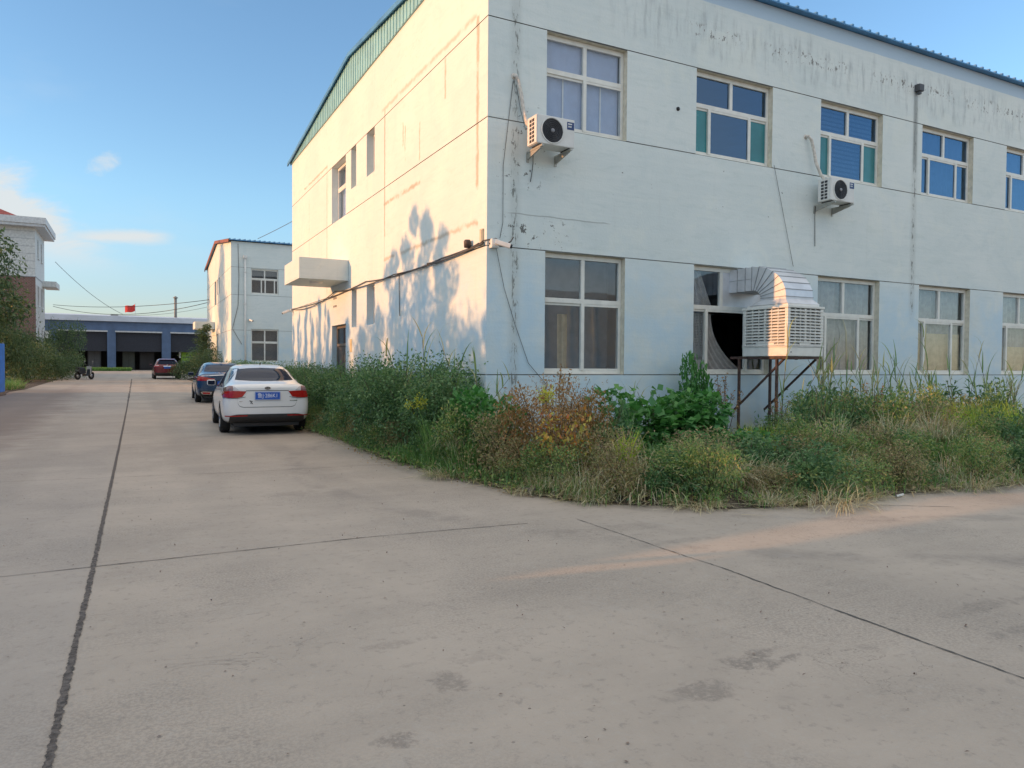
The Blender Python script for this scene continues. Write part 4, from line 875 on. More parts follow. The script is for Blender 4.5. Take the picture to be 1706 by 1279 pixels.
def sun_blockers():
    mt = bpy.data.materials['bright_blue_sheet']; x = -5.25; o = (x, 0, 0)
    t = thing('streak_mask', 'unseen blue sheet added beside the fence, its slanting gap shaping the sun streak', 'light mask', (x, 6.5, 0)); og = (x, 6.5, 0)  # unseen sheet added; its slanting gap shapes the sun streak on the yard
    zc = lambda y: 1.17+(y-5.6)*.62; hw = lambda y: .075+(y-5.6)*.085
    b = MB(); ys = [4.6, 5.6, 6.15, 6.75, 7.45, 8.38]
    b.prism([(4.6, .05), (8.38, .05), (8.38, zc(7.45)-hw(7.45)), (7.45, zc(7.45)-hw(7.45)), (5.6, zc(5.6)-hw(5.6)), (4.6, zc(5.6)-hw(5.6))], 'x', x-.02, x)
    b.build('lower_sheet', mt, t, og)
    b = MB(); b.prism([(4.6, 3.1), (8.38, 3.1), (8.38, zc(7.45)), (7.6, zc(7.45)), (7.45, zc(7.45)+hw(7.45)), (5.85, zc(5.85)+hw(5.85)), (5.7, zc(5.6)-.20), (4.6, zc(5.6)-.20)], 'x', x-.045, x-.025); b.build('upper_sheet', mt, t, og)
    b = MB(); 
    for y in (6.03, 8.3, 4.65): b.box(x-.09, x-.05, y-.04, y+.04, 0, 3.1)
    b.build('mask_bar', MAT_GREY_METAL, t, og)
    t = thing('sheet_fence', 'unseen blue profiled fence added behind the viewer on the left for shade', 'fence', (x, -10, 0)); og = (x, -10, 0)  # unseen fence added here to keep the near ground shaded
    b = MB(); y = -26.0
    while y < 4.5: b.box(x-.012, x, y, y+.1495, .06, 2.05); b.box(x-.03, x-.0125, y+.151, y+.199, .06, 2.05); y += .2
    b.build('sheet_panel', mt, t, og)
    b = MB()
    for y in (-26, -16, -6, 4.5): b.box(x-.09, x-.031, y, y+.06, -.1, 2.05)
    b.build('post', MAT_GREY_METAL, t, og)
sun_blockers()
# the works hall across the yard, behind the viewer: it is what the ground floor panes mirror
def opposite_hall():
    o = (30, -62, 0); t = thing('factory_hall', 'long pale factory hall across the yard behind the viewer', 'building', o)
    b = MB(); it = [(4.0+4*i, 7.4+4*i, .6, 10.4, .12, False) for i in range(-3, 22)]; r = MB(); relief(r, 'y', 0, -12, 95, 0, 11.2, it)
    for f in r.f: b.add([(r.v[i][0], -62-r.v[i][1], r.v[i][2]) for i in f], [tuple(range(len(f)))])
    b.quad((-12, -62, 0), (-12, -86, 0), (-12, -86, 11.2), (-12, -62, 11.2)); b.quad((95, -62, 0), (95, -86, 0), (95, -86, 11.2), (95, -62, 11.2)); b.quad((-12, -62.3, 11.2), (95, -62.3, 11.2), (95, -86, 11.8), (-12, -86, 11.8))
    b.build('wall', MAT_WALL2, t, o, fix=False)
opposite_hall()
# ================================================================ cars
MAT_TYRE = M('tyre_rubber', (.018, .018, .019), .8, bump=.3)
MAT_RIM = M('alloy_rim', (.42, .43, .45), .3, .9)
MAT_PLATE = M('blue_plate', (.01, .10, .50), .35, var=.04)
MAT_PLATEW = M('plate_white', (.85, .88, .92), .4, var=.02)
MAT_CHROME = M('chrome', (.7, .7, .72), .12, 1.0, var=.02)
MAT_RED = M('tail_lamp_red', (.40, .012, .012), .12, var=.15, scale=30, coat=.8)
MAT_REDDARK = M('tail_lamp_smoked', (.20, .10, .11), .12, var=.1, coat=.8)
MAT_CLEAR = M('tail_lamp_clear', (.62, .60, .62), .12, var=.1, coat=.8)
MAT_SEAM = M('panel_gap', (.03, .035, .04), .7)
def paint(name, col, metal=0.0, rough=.28):
    m, k, b = base_mat(name); o = k.obj(); X, Y, Z = k.sep(o); n = k.noise(o, 3.0, 4)
    dust = k.ss(Z+(n-.5)*.5, .55, .15)*.25+k.ss(n, .5, .8)*.04                # road dust on the lower body
    k.link(k.mix(dust, col, (.30, .27, .23)), b.inputs['Base Color']); k.put(b.inputs['Roughness'], dust*.8+rough)
    b.inputs['Metallic'].default_value = metal; b.inputs['Coat Weight'].default_value = .7; b.inputs['Coat Roughness'].default_value = .05; return m
def car_glass():
    m, k, b = base_mat('tinted_car_glass'); b.inputs['Base Color'].default_value = (.012, .020, .045, 1); b.inputs['Roughness'].default_value = .03
    b.inputs['Specular IOR Level'].default_value = .10; b.inputs['Coat Weight'].default_value = 0; b.inputs['Coat Roughness'].default_value = .02; return m
MAT_CARGLASS = car_glass()

def loft_body(st, mat, root, wheels, wr=.345):
    """st rows: y, zb, w, zmid, zsh, zbelt, wb, zt, wt"""
    def ring(r):
        y, zb, w, zm, zs, zl, wb, zt, wt = r
        crown = zt-.03 if zt-zl > .12 else zt-.012
        h = [(0, zb), (.55*w, zb), (.90*w, zb+.02), (.975*w, zb+.12), (w, zm), (.985*w, zs), (wb+.02, zl-.03), (wb, zl), (wb-(wb-wt)*.5, zl+(crown-zl)*.55), (wt, crown), (.6*wt, zt-.005), (0, zt)]
        L = [(-x, z) for x, z in h[1:-1]][::-1]
        return [(x, y, z) for x, z in h]+[(x, y, z) for x, z in L]
    rows = [ring(r) for r in st]; n = len(rows[0]); bm = bmesh.new(); vs = [[bm.verts.new(p) for p in r] for r in rows]
    for i in range(len(rows)-1):
        for j in range(n): bm.faces.new((vs[i][j], vs[i][(j+1) % n], vs[i+1][(j+1) % n], vs[i+1][j]))
    half = 12
    for r in (vs[0], vs[-1]):                                            # caps: bridge left and right
        for j in range(0, half-1):
            a, b2 = r[j], r[j+1]; c, d = r[(n-j-1) % n], r[(n-j) % n]
            q = [v for k_, v in enumerate((a, b2, c, d)) if v not in (a, b2, c, d)[:k_]]
            if len(q) >= 3: bm.faces.new(q)
    bmesh.ops.recalc_face_normals(bm, faces=bm.faces)
    me = bpy.data.meshes.new('body'); bm.to_mesh(me); bm.free()
    for p in me.polygons: p.use_smooth = True
    o = bpy.data.objects.new('body_tmp', me); COL.objects.link(o)
    s = o.modifiers.new('s', 'SUBSURF'); s.levels = s.render_levels = 2
    dg = bpy.context.evaluated_depsgraph_get(); full = bpy.data.meshes.new_from_object(o.evaluated_get(dg))
    bm = bmesh.new(); bm.from_mesh(full); bvh = BVHTree.FromBMesh(bm); bm.free()
    cb = MB()                                                            # wheel arches cut out
    for (wy, wx) in wheels:
        for sx in (-1, 1): cb.lathe([(0, sx*(wx-.27)), (wr, sx*(wx-.27)), (wr, sx*(wx+.4)), (0, sx*(wx+.4))], 'x', (0, wy, .315), 32, 0, False)
    co = cb.build('cut_tmp', MAT_BLACK)
    bo = o.modifiers.new('b', 'BOOLEAN'); bo.operation = 'DIFFERENCE'; bo.object = co; bo.solver = 'EXACT'
    dg = bpy.context.evaluated_depsgraph_get(); cut = bpy.data.meshes.new_from_object(o.evaluated_get(dg))
    bpy.data.objects.remove(o); bpy.data.objects.remove(co)
    cut.materials.clear(); cut.materials.append(mat); cut.name = 'body'
    for p in cut.polygons: p.material_index = 0
    b = bpy.data.objects.new('body', cut); COL.objects.link(b); b.parent = root
    return b, bvh
def patch(bvh, top, bot, name, mat, parent, axis='rear', off=.004, nx=24, nz=8, smooth=True):
    """skin a patch bounded by two polylines onto the body, seen along the axis; keeps the body's curve"""
    def res(pl, n):
        pl = [Vector((p[0], p[1])) for p in pl]; ds = [0]
        for a, c in zip(pl[:-1], pl[1:]): ds.append(ds[-1]+(c-a).length)
        out = []
        for i in range(n+1):
            t = ds[-1]*i/n; k = max(j for j in range(len(ds)) if ds[j] <= t+1e-9); k = min(k, len(pl)-2)
            f = (t-ds[k])/max(1e-9, ds[k+1]-ds[k]); out.append(pl[k].lerp(pl[k+1], min(1, f)))
        return out
    T, B = res(top, nx), res(bot, nx); vs = []
    for j in range(nz+1):
        for i in range(nx+1):
            q = B[i].lerp(T[i], j/nz)
            if axis == 'rear': o, d = Vector((q.x, -3, q.y)), Vector((0, 1, 0))
            elif axis == 'front': o, d = Vector((q.x, 9, q.y)), Vector((0, -1, 0))
            elif axis == 'left': o, d = Vector((-3, q.x, q.y)), Vector((1, 0, 0))
            elif axis == 'right': o, d = Vector((3, q.x, q.y)), Vector((-1, 0, 0))
            h, nrm, _, _ = bvh.ray_cast(o, d)
            if h is None: h, nrm, _, _ = bvh.find_nearest(o+d*2.5)
            if nrm.dot(d) > 0: nrm = -nrm
            vs.append(h+nrm*off)
    b = MB(); b.add(vs, [(j*(nx+1)+i, j*(nx+1)+i+1, (j+1)*(nx+1)+i+1, (j+1)*(nx+1)+i) for j in range(nz) for i in range(nx)], 0, smooth)
    o = b.build(name, mat, parent); return o
def strip(bvh, pts, w, name, mat, parent, axis='rear', off=.003, horizontal=True):
    d = [(p[0], p[1]+w/2) for p in pts] if horizontal else [(p[0]+w/2, p[1]) for p in pts]
    e = [(p[0], p[1]-w/2) for p in pts] if horizontal else [(p[0]-w/2, p[1]) for p in pts]
    return patch(bvh, d, e, name, mat, parent, axis, off, 28, 1)
def wheel(root, x, y, r=.315, w=.205):
    s = 1 if x > 0 else -1; t = MB()
    t.lathe([(r*.62, s*.02), (r*.66, s*(w/2-.005)), (r*.90, s*w/2), (r*.985, s*(w/2-.025)), (r, s*(w/2-.05)), (r, -s*(w/2-.05)), (r*.985, -s*(w/2-.025)), (r*.9, -s*w/2), (r*.6, -s*w/2), (0, -s*w/2)], 'x', (x, y, r), 36)
    wo = t.build('wheel', MAT_TYRE, root)
    k = MB(); k.lathe([(r*.64, s*(w/2-.004)), (r*.58, s*(w/2-.02)), (r*.56, s*.03), (0, s*.025)], 'x', (x, y, r), 36)
    for i in range(5):
        a = i*2*math.pi/5+.3; p = (x+s*(w/2-.03), y+math.cos(a)*.05, r+math.sin(a)*.05); q = (x+s*(w/2-.022), y+math.cos(a)*r*.58, r+math.sin(a)*r*.58); k.bar(p, q, .05, .03)
    k.lathe([(.0, s*(w/2-.012)), (.05, s*(w/2-.015)), (.06, s*(w/2-.04))], 'x', (x, y, r), 16); k.build('rim', MAT_RIM, wo)
def mirror_part(root, x, y, z, mat):
    s = 1 if x > 0 else -1; b = MB(); b.box(x-.02 if s > 0 else x-.17, x+.17 if s > 0 else x+.02, y-.05, y+.07, z-.06, z+.065); o = b.build('wing_mirror', mat, root, bevel=.03)
    g = MB(); g.box((x if s > 0 else x-.155), (x+.155 if s > 0 else x), y-.056, y-.052, z-.045, z+.05); g.build('mirror_glass', MAT_CARGLASS, o)
def mirrored(p): return [(-x, z) for x, z in p][::-1]
SED = [(0.0,.36,.70,.55,.75,.90,.66,.955,.55),(0.035,.30,.80,.55,.78,.955,.73,1.005,.60),(.12,.25,.865,.55,.80,.985,.775,1.035,.64),(.30,.22,.885,.56,.80,.985,.80,1.055,.64),
       (.52,.20,.892,.56,.80,.975,.815,1.10,.60),(.82,.19,.895,.56,.80,.955,.825,1.23,.565),(1.2,.19,.895,.56,.79,.94,.83,1.365,.555),(1.65,.19,.895,.56,.78,.93,.83,1.425,.565),
       (2.2,.19,.895,.55,.77,.91,.83,1.435,.57),(2.7,.19,.895,.55,.76,.90,.83,1.395,.57),(3.1,.19,.893,.55,.75,.89,.825,1.25,.585),(3.45,.19,.89,.55,.74,.88,.81,1.04,.64),
       (3.75,.20,.885,.54,.73,.86,.78,.93,.66),(4.1,.21,.87,.53,.71,.80,.76,.86,.62),(4.38,.24,.82,.50,.66,.72,.72,.77,.58),(4.52,.28,.74,.48,.60,.64,.64,.68,.52),(4.56,.34,.64,.48,.56,.59,.56,.62,.45)]
def side_glass(bvh, root, y0, y1, zb, zt, pill):
    for ax, nm in (('left', -1), ('right', 1)):
        ed = [y0]+pill+[y1]
        for i in range(len(ed)-1):
            a, c = ed[i]+(.02 if i else 0), ed[i+1]-(.02 if i < len(ed)-2 else 0)
            T = lambda y: zb+(zt-zb)*max(0.0, min(1, (y-y0)/.55, (y1-y)/.75))**.8
            ys = [a+(c-a)*k/8 for k in range(9)]
            patch(bvh, [(y, T(y)) for y in ys], [(y, zb+.02*(y-y0)*-1) for y in ys], 'side_window', MAT_CARGLASS, root, ax, .004, 14, 6)
def white_car():
    root = thing('parked_car', 'white saloon car parked by the hedge, the nearest of the parked cars', 'car', (2.41, 15.36, 0), R(-2.3)); root.scale = (.96, .97, 1)
    pm = paint('white_car_paint', (.80, .82, .82)); wy = [(.95, .80), (3.65, .80)]
    b, bvh = loft_body(SED, pm, root, wy)
    for y, x in wy:
        for s in (-1, 1): wheel(root, s*.79, y)
    patch(bvh, [(-.50,1.315),(-.3,1.335),(0,1.345),(.3,1.335),(.50,1.315)], [(-.60,1.10),(-.3,1.085),(0,1.08),(.3,1.085),(.60,1.10)], 'rear_window', MAT_CARGLASS, root, off=.005)
    patch(bvh, [(-.56,1.33),(0,1.37),(.56,1.33)], [(-.68,.99),(0,.97),(.68,.99)], 'windscreen', MAT_CARGLASS, root, 'front')
    side_glass(bvh, root, .62, 3.25, .955, 1.33, [1.0, 1.9])
    for s in (1, -1):
        f = (lambda p: p) if s > 0 else mirrored
        l = patch(bvh, f([(.42,.885),(.55,.89),(.70,.895),(.87,.875)]), f([(.50,.775),(.60,.755),(.72,.75),(.86,.765)]), 'tail_light', MAT_RED, root, off=.012)
        patch(bvh, f([(.56,.905),(.64,.965),(.67,.98)]), f([(.56,.893),(.64,.895),(.67,.897)]), 'clear_lens', MAT_CLEAR, l, off=.012, nx=8, nz=4)
        patch(bvh, f([(.68,.982),(.76,.985),(.85,.93)]), f([(.68,.897),(.76,.892),(.865,.878)]), 'smoked_lens', MAT_REDDARK, l, off=.012, nx=8, nz=4)
        strip(bvh, f([(.44,.772),(.52,.757),(.60,.745),(.86,.752)]), .008, 'lamp_edge', MAT_SEAM, l, off=.013)
        patch(bvh, f([(.40,.405),(.82,.405)]), f([(.40,.385),(.82,.385)]), 'reflector', MAT_RED, root, off=.022, nx=10, nz=2)
        mirror_part(root, s*.88, 2.95, .99, pm)
    patch(bvh, [(-.74,.40),(-.6,.425),(.6,.425),(.74,.40)], [(-.76,.24),(-.6,.22),(.6,.22),(.76,.24)], 'bumper_insert', MAT_BLACK, root, off=.014)
    strip(bvh, [(-.43,.895),(.43,.895)], .012, 'boot_lip_shadow', MAT_SEAM, root, off=.003)
    strip(bvh, [(-.60,.745),(-.585,.63),(-.55,.58),(-.48,.565),(.48,.565),(.55,.58),(.585,.63),(.60,.745)], .010, 'boot_gap', MAT_SEAM, root)
    patch(bvh, [(-.27,.885),(.27,.885)], [(-.27,.70),(.27,.70)], 'plate_recess', pm, root, off=.004)
    p = MB(); p.box(-.255, .255, -.030, -.020, .712, .872); po = p.build('number_plate', MAT_PLATE, root, bevel=.003)
    fr = MB()
    for (a, c, z0, z1) in ((-.25, .25, .717, .7205), (-.25, .25, .8635, .867), (-.25, -.2465, .721, .863), (.2465, .25, .721, .863)): fr.box(a, c, -.0312, -.0302, z0, z1)
    fr.build('plate_border', MAT_PLATEW, po)
    text_mesh('鲁J·286K1', .108, MAT_PLATEW, 'plate_characters', po, (0, -.0308, .792), (R(90), 0, 0), .0006, .92)
    e = MB(); n = 28
    for r0, r1, y0, y1, m in ((1.0, .82, -.010, -.022, 1), (.82, .0, -.013, -.019, 0)):
        vs = [(.065*r*math.cos(2*math.pi*i/n), yy, .945+.033*r*math.sin(2*math.pi*i/n)) for r, yy in ((r0, y0), (r0, y1), (max(r1, .01), y1)) for i in range(n)]
        e.add(vs, [(j*n+i, j*n+(i+1) % n, (j+1)*n+(i+1) % n, (j+1)*n+i) for j in range(2) for i in range(n)], m)
    em = e.build('badge', [MAT_BLACK, MAT_CHROME], root); em.location = (0, .012, 0)
    text_mesh('KIA', .038, MAT_CHROME, 'badge_letters', em, (0, -.021, .945), (R(90), 0, 0), .001, 1.15)
    sc = MB()
    for i, (x, w) in enumerate(((.50,.02),(.525,.016),(.546,.02),(.571,.012),(.588,.018),(.611,.02),(.636,.016))): sc.box(x-.05, x+w-.05, -.008, -.003, .685, .703)
    for x, w in ((-.56,.016),(-.54,.02),(-.515,.016)): sc.box(x, x+w, -.008, -.003, .675, .69)
    sc.build('model_lettering', MAT_CHROME, root).location = (0, .01, 0)
    st = MB()                                                             # small dark sticker figure on the boot lid
    st.tube([(-.36,-.006,.70),(-.335,-.006,.68),(-.32,-.006,.65),(-.30,-.006,.635)], .008, 5); st.tube([(-.34,-.006,.675),(-.315,-.006,.69),(-.30,-.006,.68)], .006, 5); st.tube([(-.325,-.006,.66),(-.345,-.006,.64)], .006, 5)
    st.build('boot_sticker', MAT_SEAM, root).location = (0, .004, 0)
    ul = MB(); ul.box(-.66, .66, .16, 4.3, .17, .24); ul.build('underbody', MAT_BLACK, root)
    an = MB(); an.tube([(.0, 1.42, 1.415), (.0, 1.38, 1.455)], .012, 6); an.build('aerial_fin', MAT_BLACK, root)
white_car()
def blue_car():
    root = thing('parked_car', 'dark blue saloon car parked just ahead of the white car', 'car', (2.86, 27.7, gz(28)), R(-1.8))
    st = [(y*1.06, zb, w*1.02, zm, zs, zl*1.01, wb*1.02, zt*1.02, wt*1.03) for (y, zb, w, zm, zs, zl, wb, zt, wt) in SED]
    pm = paint('dark_blue_car_paint', (.022, .060, .13), .35, .25); wy = [(1.02, .82), (3.86, .82)]
    b, bvh = loft_body(st, pm, root, wy, .35)
    for y, x in wy:
        for s in (-1, 1): wheel(root, s*.81, y, .325)
    patch(bvh, [(-.52,1.345),(0,1.375),(.52,1.345)], [(-.63,1.12),(0,1.10),(.63,1.12)], 'rear_window', MAT_CARGLASS, root, off=.005)
    patch(bvh, [(-.56,1.35),(0,1.39),(.56,1.35)], [(-.68,1.0),(0,.98),(.68,1.0)], 'windscreen', MAT_CARGLASS, root, 'front')
    side_glass(bvh, root, .66, 3.45, .965, 1.36, [1.05, 2.0])
    for s in (1, -1):
        f = (lambda p: p) if s > 0 else mirrored
        l = patch(bvh, f([(.30,.865),(.5,.90),(.72,.945),(.86,.95)]), f([(.32,.835),(.5,.80),(.72,.79),(.87,.80)]), 'tail_light', MAT_RED, root, off=.012)
        strip(bvh, f([(.35,.845),(.80,.87)]), .010, 'lamp_bar', M('amber_bar', (.55, .16, .05), .2), l, off=.014)
        patch(bvh, f([(.40,.40),(.68,.42),(.76,.40)]), f([(.42,.32),(.68,.32),(.72,.34)]), 'exhaust_trim', MAT_CHROME, root, off=.016, nx=10, nz=3)
        patch(bvh, f([(.45,.385),(.68,.40),(.72,.385)]), f([(.46,.335),(.68,.335),(.69,.35)]), 'reflector', MAT_RED, root, off=.019, nx=10, nz=2)
        mirror_part(root, s*.90, 3.1, 1.0, pm)
    strip(bvh, [(-.75,.96),(0,1.0),(.75,.96)], .018, 'chrome_strip', MAT_CHROME, root, off=.005)
    patch(bvh, [(-.80,.45),(-.6,.44),(.6,.44),(.80,.45)], [(-.76,.24),(-.6,.22),(.6,.22),(.76,.24)], 'bumper_insert', MAT_BLACK, root, off=.010)
    patch(bvh, [(-.27,.80),(.27,.80)], [(-.24,.60),(.24,.60)], 'plate_recess', MAT_BLACK, root, off=.003)
    p = MB(); p.box(-.22, .22, -.022, -.012, .64, .78); p.build('number_plate', MAT_PLATE, root, bevel=.003)
    ul = MB(); ul.box(-.66, .66, .16, 4.5, .17, .26); ul.build('underbody', MAT_BLACK, root)
    an = MB(); an.prism([(1.42, 1.44), (1.36, 1.51), (1.34, 1.51), (1.30, 1.445)], 'x', -.015, .015); an.build('aerial_fin', pm, root)
blue_car()
def red_car():
    root = thing('parked_car', 'maroon hatchback parked farthest away near the blue shed', 'car', (2.22, 59.2, gz(59)), R(.5))
    st = [(0.0,.38,.70,.58,.80,.90,.70,.96,.62),(0.04,.32,.81,.58,.84,.96,.77,1.03,.66),(.14,.27,.88,.58,.86,1.0,.82,1.16,.67),(.30,.24,.905,.58,.86,1.0,.835,1.36,.62),(.52,.22,.915,.58,.86,.99,.84,1.475,.60),
          (1.0,.21,.92,.58,.85,.97,.85,1.515,.61),(1.6,.21,.92,.58,.84,.96,.85,1.53,.62),(2.2,.21,.92,.57,.83,.95,.85,1.525,.62),(2.7,.21,.92,.57,.82,.94,.845,1.46,.62),(3.05,.21,.915,.57,.81,.93,.84,1.30,.63),
          (3.35,.21,.91,.56,.80,.92,.82,1.08,.67),(3.65,.22,.90,.55,.78,.89,.79,.97,.66),(3.95,.24,.86,.54,.74,.82,.76,.88,.60),(4.2,.28,.78,.52,.66,.72,.68,.76,.54),(4.28,.36,.66,.5,.6,.64,.58,.67,.46)]
    pm = paint('maroon_car_paint', (.15, .012, .022), .2, .25); wy = [(.85, .82), (3.45, .82)]
    b, bvh = loft_body(st, pm, root, wy, .35)
    for y, x in wy:
        for s in (-1, 1): wheel(root, s*.81, y, .325)
    patch(bvh, [(-.53,1.41),(0,1.44),(.53,1.41)], [(-.66,1.10),(0,1.07),(.66,1.10)], 'rear_window', MAT_CARGLASS, root, off=.005)
    patch(bvh, [(-.6,1.44),(0,1.48),(.6,1.44)], [(-.72,1.05),(0,1.02),(.72,1.05)], 'windscreen', MAT_CARGLASS, root, 'front')
    side_glass(bvh, root, .45, 3.25, .985, 1.42, [.95, 1.85])
    for s in (1, -1):
        f = (lambda p: p) if s > 0 else mirrored
        l = patch(bvh, f([(.50,1.0),(.7,1.04),(.83,1.05)]), f([(.52,.93),(.7,.90),(.87,.92)]), 'tail_light', MAT_RED, root, off=.012)
        strip(bvh, f([(.55,1.0),(.80,1.02)]), .03, 'lamp_bar', MAT_CLEAR, l, off=.014)
        mirror_part(root, s*.92, 2.85, 1.03, pm)
    strip(bvh, [(-.26,.955),(.26,.955)], .055, 'chrome_strip', MAT_CHROME, root, off=.008)
    patch(bvh, [(-.82,.50),(-.6,.48),(.6,.48),(.82,.50)], [(-.78,.28),(-.6,.26),(.6,.26),(.78,.28)], 'bumper_insert', MAT_BLACK, root, off=.010)
    p = MB(); p.box(-.22, .22, -.022, -.012, .78, .92); p.build('number_plate', MAT_PLATE, root, bevel=.003)
    e = MB(); e.lathe([(0, -.02), (.05, -.018), (.055, -.008)], 'y', (0, 0, 1.01), 16); e.build('badge', MAT_CHROME, root)
    rr = MB(); rr.prism([(.30, 1.44), (.62, 1.52), (.62, 1.50), (.32, 1.41)], 'x', -.52, .52); rr.build('roof_spoiler', pm, root, bevel=.008)
red_car()
def scooter():
    o = (-3.0, 58.6, gz(59)); root = thing('motor_scooter', 'dark motor scooter parked nose outward by the left bushes', 'scooter', o, R(-38))
    bk = M('scooter_black', (.02, .022, .025), .35, coat=.5)
    for y in (-.62, .62):
        w = MB(); w.lathe([(.13, -.04), (.21, -.05), (.25, -.03), (.26, 0), (.25, .03), (.21, .05), (.13, .04)], 'x', (0, y, .26), 28); wo = w.build('wheel', MAT_TYRE, root)
        r = MB(); r.lathe([(0, -.03), (.13, -.035), (.13, .035), (0, .03)], 'x', (0, y, .26), 20); r.build('rim', MAT_RIM, wo)
    b = MB(); b.prism([(-.75,.58),(-.62,.78),(-.10,.80),(.0,.45),(-.45,.36)], 'x', -.15, .15); b.prism([(-.05,.25),(-.05,.40),(.36,.38),(.36,.27)], 'x', -.16, .16); b.prism([(.30,.36),(.44,.96),(.52,.95),(.60,.62),(.44,.34)], 'x', -.13, .13)
    b.build('body', bk, root, bevel=.015)
    s = MB(); s.prism([(-.72,.78),(-.68,.87),(-.3,.86),(-.05,.84),(-.08,.80)], 'x', -.13, .13); s.build('seat', MAT_BLACK, root, bevel=.03)
    f = MB(); f.tube([(0, .62, .26), (0, .46, .98)], .03, 8); f.build('fork', MAT_GREY_METAL, root)
    h = MB(); h.tube([(-.33, .36, 1.03), (-.1, .46, 1.0), (.1, .46, 1.0), (.33, .36, 1.03)], .016, 8); h.build('handlebar', MAT_BLACK, root)
    for sx in (-.28, .28):
        m = MB(); m.tube([(sx, .4, 1.02), (sx*1.15, .38, 1.22)], .008, 6); m.lathe([(0, -.01), (.05, -.008), (.055, .01)], 'y', (sx*1.15, .38, 1.26), 16); m.build('mirror', MAT_GREY_METAL, root)
    l = MB(); l.lathe([(0, .05), (.07, .04), (.08, 0)], 'y', (0, .52, .86), 18); l.build('headlight', MAT_WHITE_METAL, root)
    fs = MB(); fs.prism([(.36,.40),(.40,.92),(.44,.92),(.42,.40)], 'x', -.18, .18); fs.build('leg_shield', M('pale_leg_shield', (.45, .46, .47), .4), root, bevel=.01)
    mg = MB(); mg.prism([(.35,.40),(.55,.545),(.78,.50),(.86,.36),(.80,.36),(.72,.47),(.56,.51)], 'x', -.06, .06); mg.build('mudguard', bk, root)
scooter()
# ================================================================ vegetation
BOOST = 2.5
def leaf_mat(name, ramp, trans=.32, rough=.46):
    """ramp: colours picked per leaf at random (real leaf-to-leaf variation)"""
    m, k, b = base_mat(name); nt = m.node_tree; out = nt.nodes['Material Output']
    a = k.n('ShaderNodeAttribute'); a.attribute_name = 'var'; r = k.n('ShaderNodeValToRGB'); els = r.color_ramp.elements
    while len(els) < len(ramp): els.new(.5)
    for i, c in enumerate(ramp): els[i].position = i/(len(ramp)-1); els[i].color = c+(1,)
    k.link(a.outputs['Fac'], r.inputs[0]); k.link(r.outputs[0], b.inputs['Base Color']); b.inputs['Roughness'].default_value = rough; b.inputs['Specular IOR Level'].default_value = .45
    for e_ in els: e_.color = tuple(min(.6, c*BOOST) for c in e_.color[:3])+(1,)
    t = k.n('ShaderNodeBsdfTranslucent'); hs = k.n('ShaderNodeHueSaturation'); hs.inputs['Value'].default_value = 1.25; hs.inputs['Saturation'].default_value = 1.1
    k.link(r.outputs[0], hs.inputs['Color']); k.link(hs.outputs[0], t.inputs[0])
    mx = k.n('ShaderNodeMixShader'); mx.inputs[0].default_value = trans; k.link(b.outputs[0], mx.inputs[1]); k.link(t.outputs[0], mx.inputs[2]); k.link(mx.outputs[0], out.inputs[0])
    return m
L_SHRUB = leaf_mat('shrub_leaves', [(.022,.050,.022),(.036,.078,.032),(.056,.105,.040),(.085,.13,.055)])
L_DARK = leaf_mat('dark_tree_leaves', [(.022,.040,.020),(.038,.062,.028),(.058,.085,.036)])
L_VINE = leaf_mat('vine_leaves', [(.020,.070,.018),(.035,.10,.026),(.055,.135,.035)], .3)
L_BROWN = leaf_mat('dying_leaves', [(.075,.042,.019),(.135,.072,.028),(.175,.095,.033),(.085,.062,.028),(.18,.12,.046)], .25)
L_ORANGE = leaf_mat('autumn_leaves', [(.20,.065,.025),(.26,.11,.025),(.27,.19,.035),(.15,.15,.03),(.23,.08,.025)], .3)
L_MIXED = leaf_mat('mixed_weed_leaves', [(.028,.065,.024),(.050,.090,.034),(.065,.12,.034),(.10,.145,.042),(.16,.17,.055),(.17,.13,.08)])
L_OLIVE = leaf_mat('olive_brown_leaves', [(.06,.075,.03),(.11,.115,.045),(.17,.15,.07),(.10,.07,.045),(.22,.17,.09)])
L_YELLOW = leaf_mat('yellow_green_leaves', [(.22,.26,.03),(.30,.32,.04),(.36,.33,.05)], .35)
L_GRASS = leaf_mat('green_grass_blades', [(.035,.085,.022),(.055,.115,.03),(.085,.14,.04)], .3)
L_YGRASS = leaf_mat('bright_grass_blades', [(.11,.19,.03),(.19,.26,.035),(.28,.31,.05)], .4)  # yellow green, brightened in the blade colour for a sunlit look
L_STRAW = leaf_mat('dry_straw', [(.20,.145,.08),(.29,.215,.12),(.36,.28,.17),(.15,.10,.06)], .2)
L_REED = leaf_mat('reed_blades', [(.055,.10,.04),(.085,.13,.05),(.15,.17,.07),(.22,.19,.10)], .3)
MAT_STEM = M('plant_stem', (.085, .075, .045), .85, var=.3); MAT_BARK = M('tree_bark', (.09, .075, .06), .95, var=.35, scale=18, bump=.6)
MAT_DEAD = M('dead_brown_stalk', (.10, .06, .04), .9, var=.3)

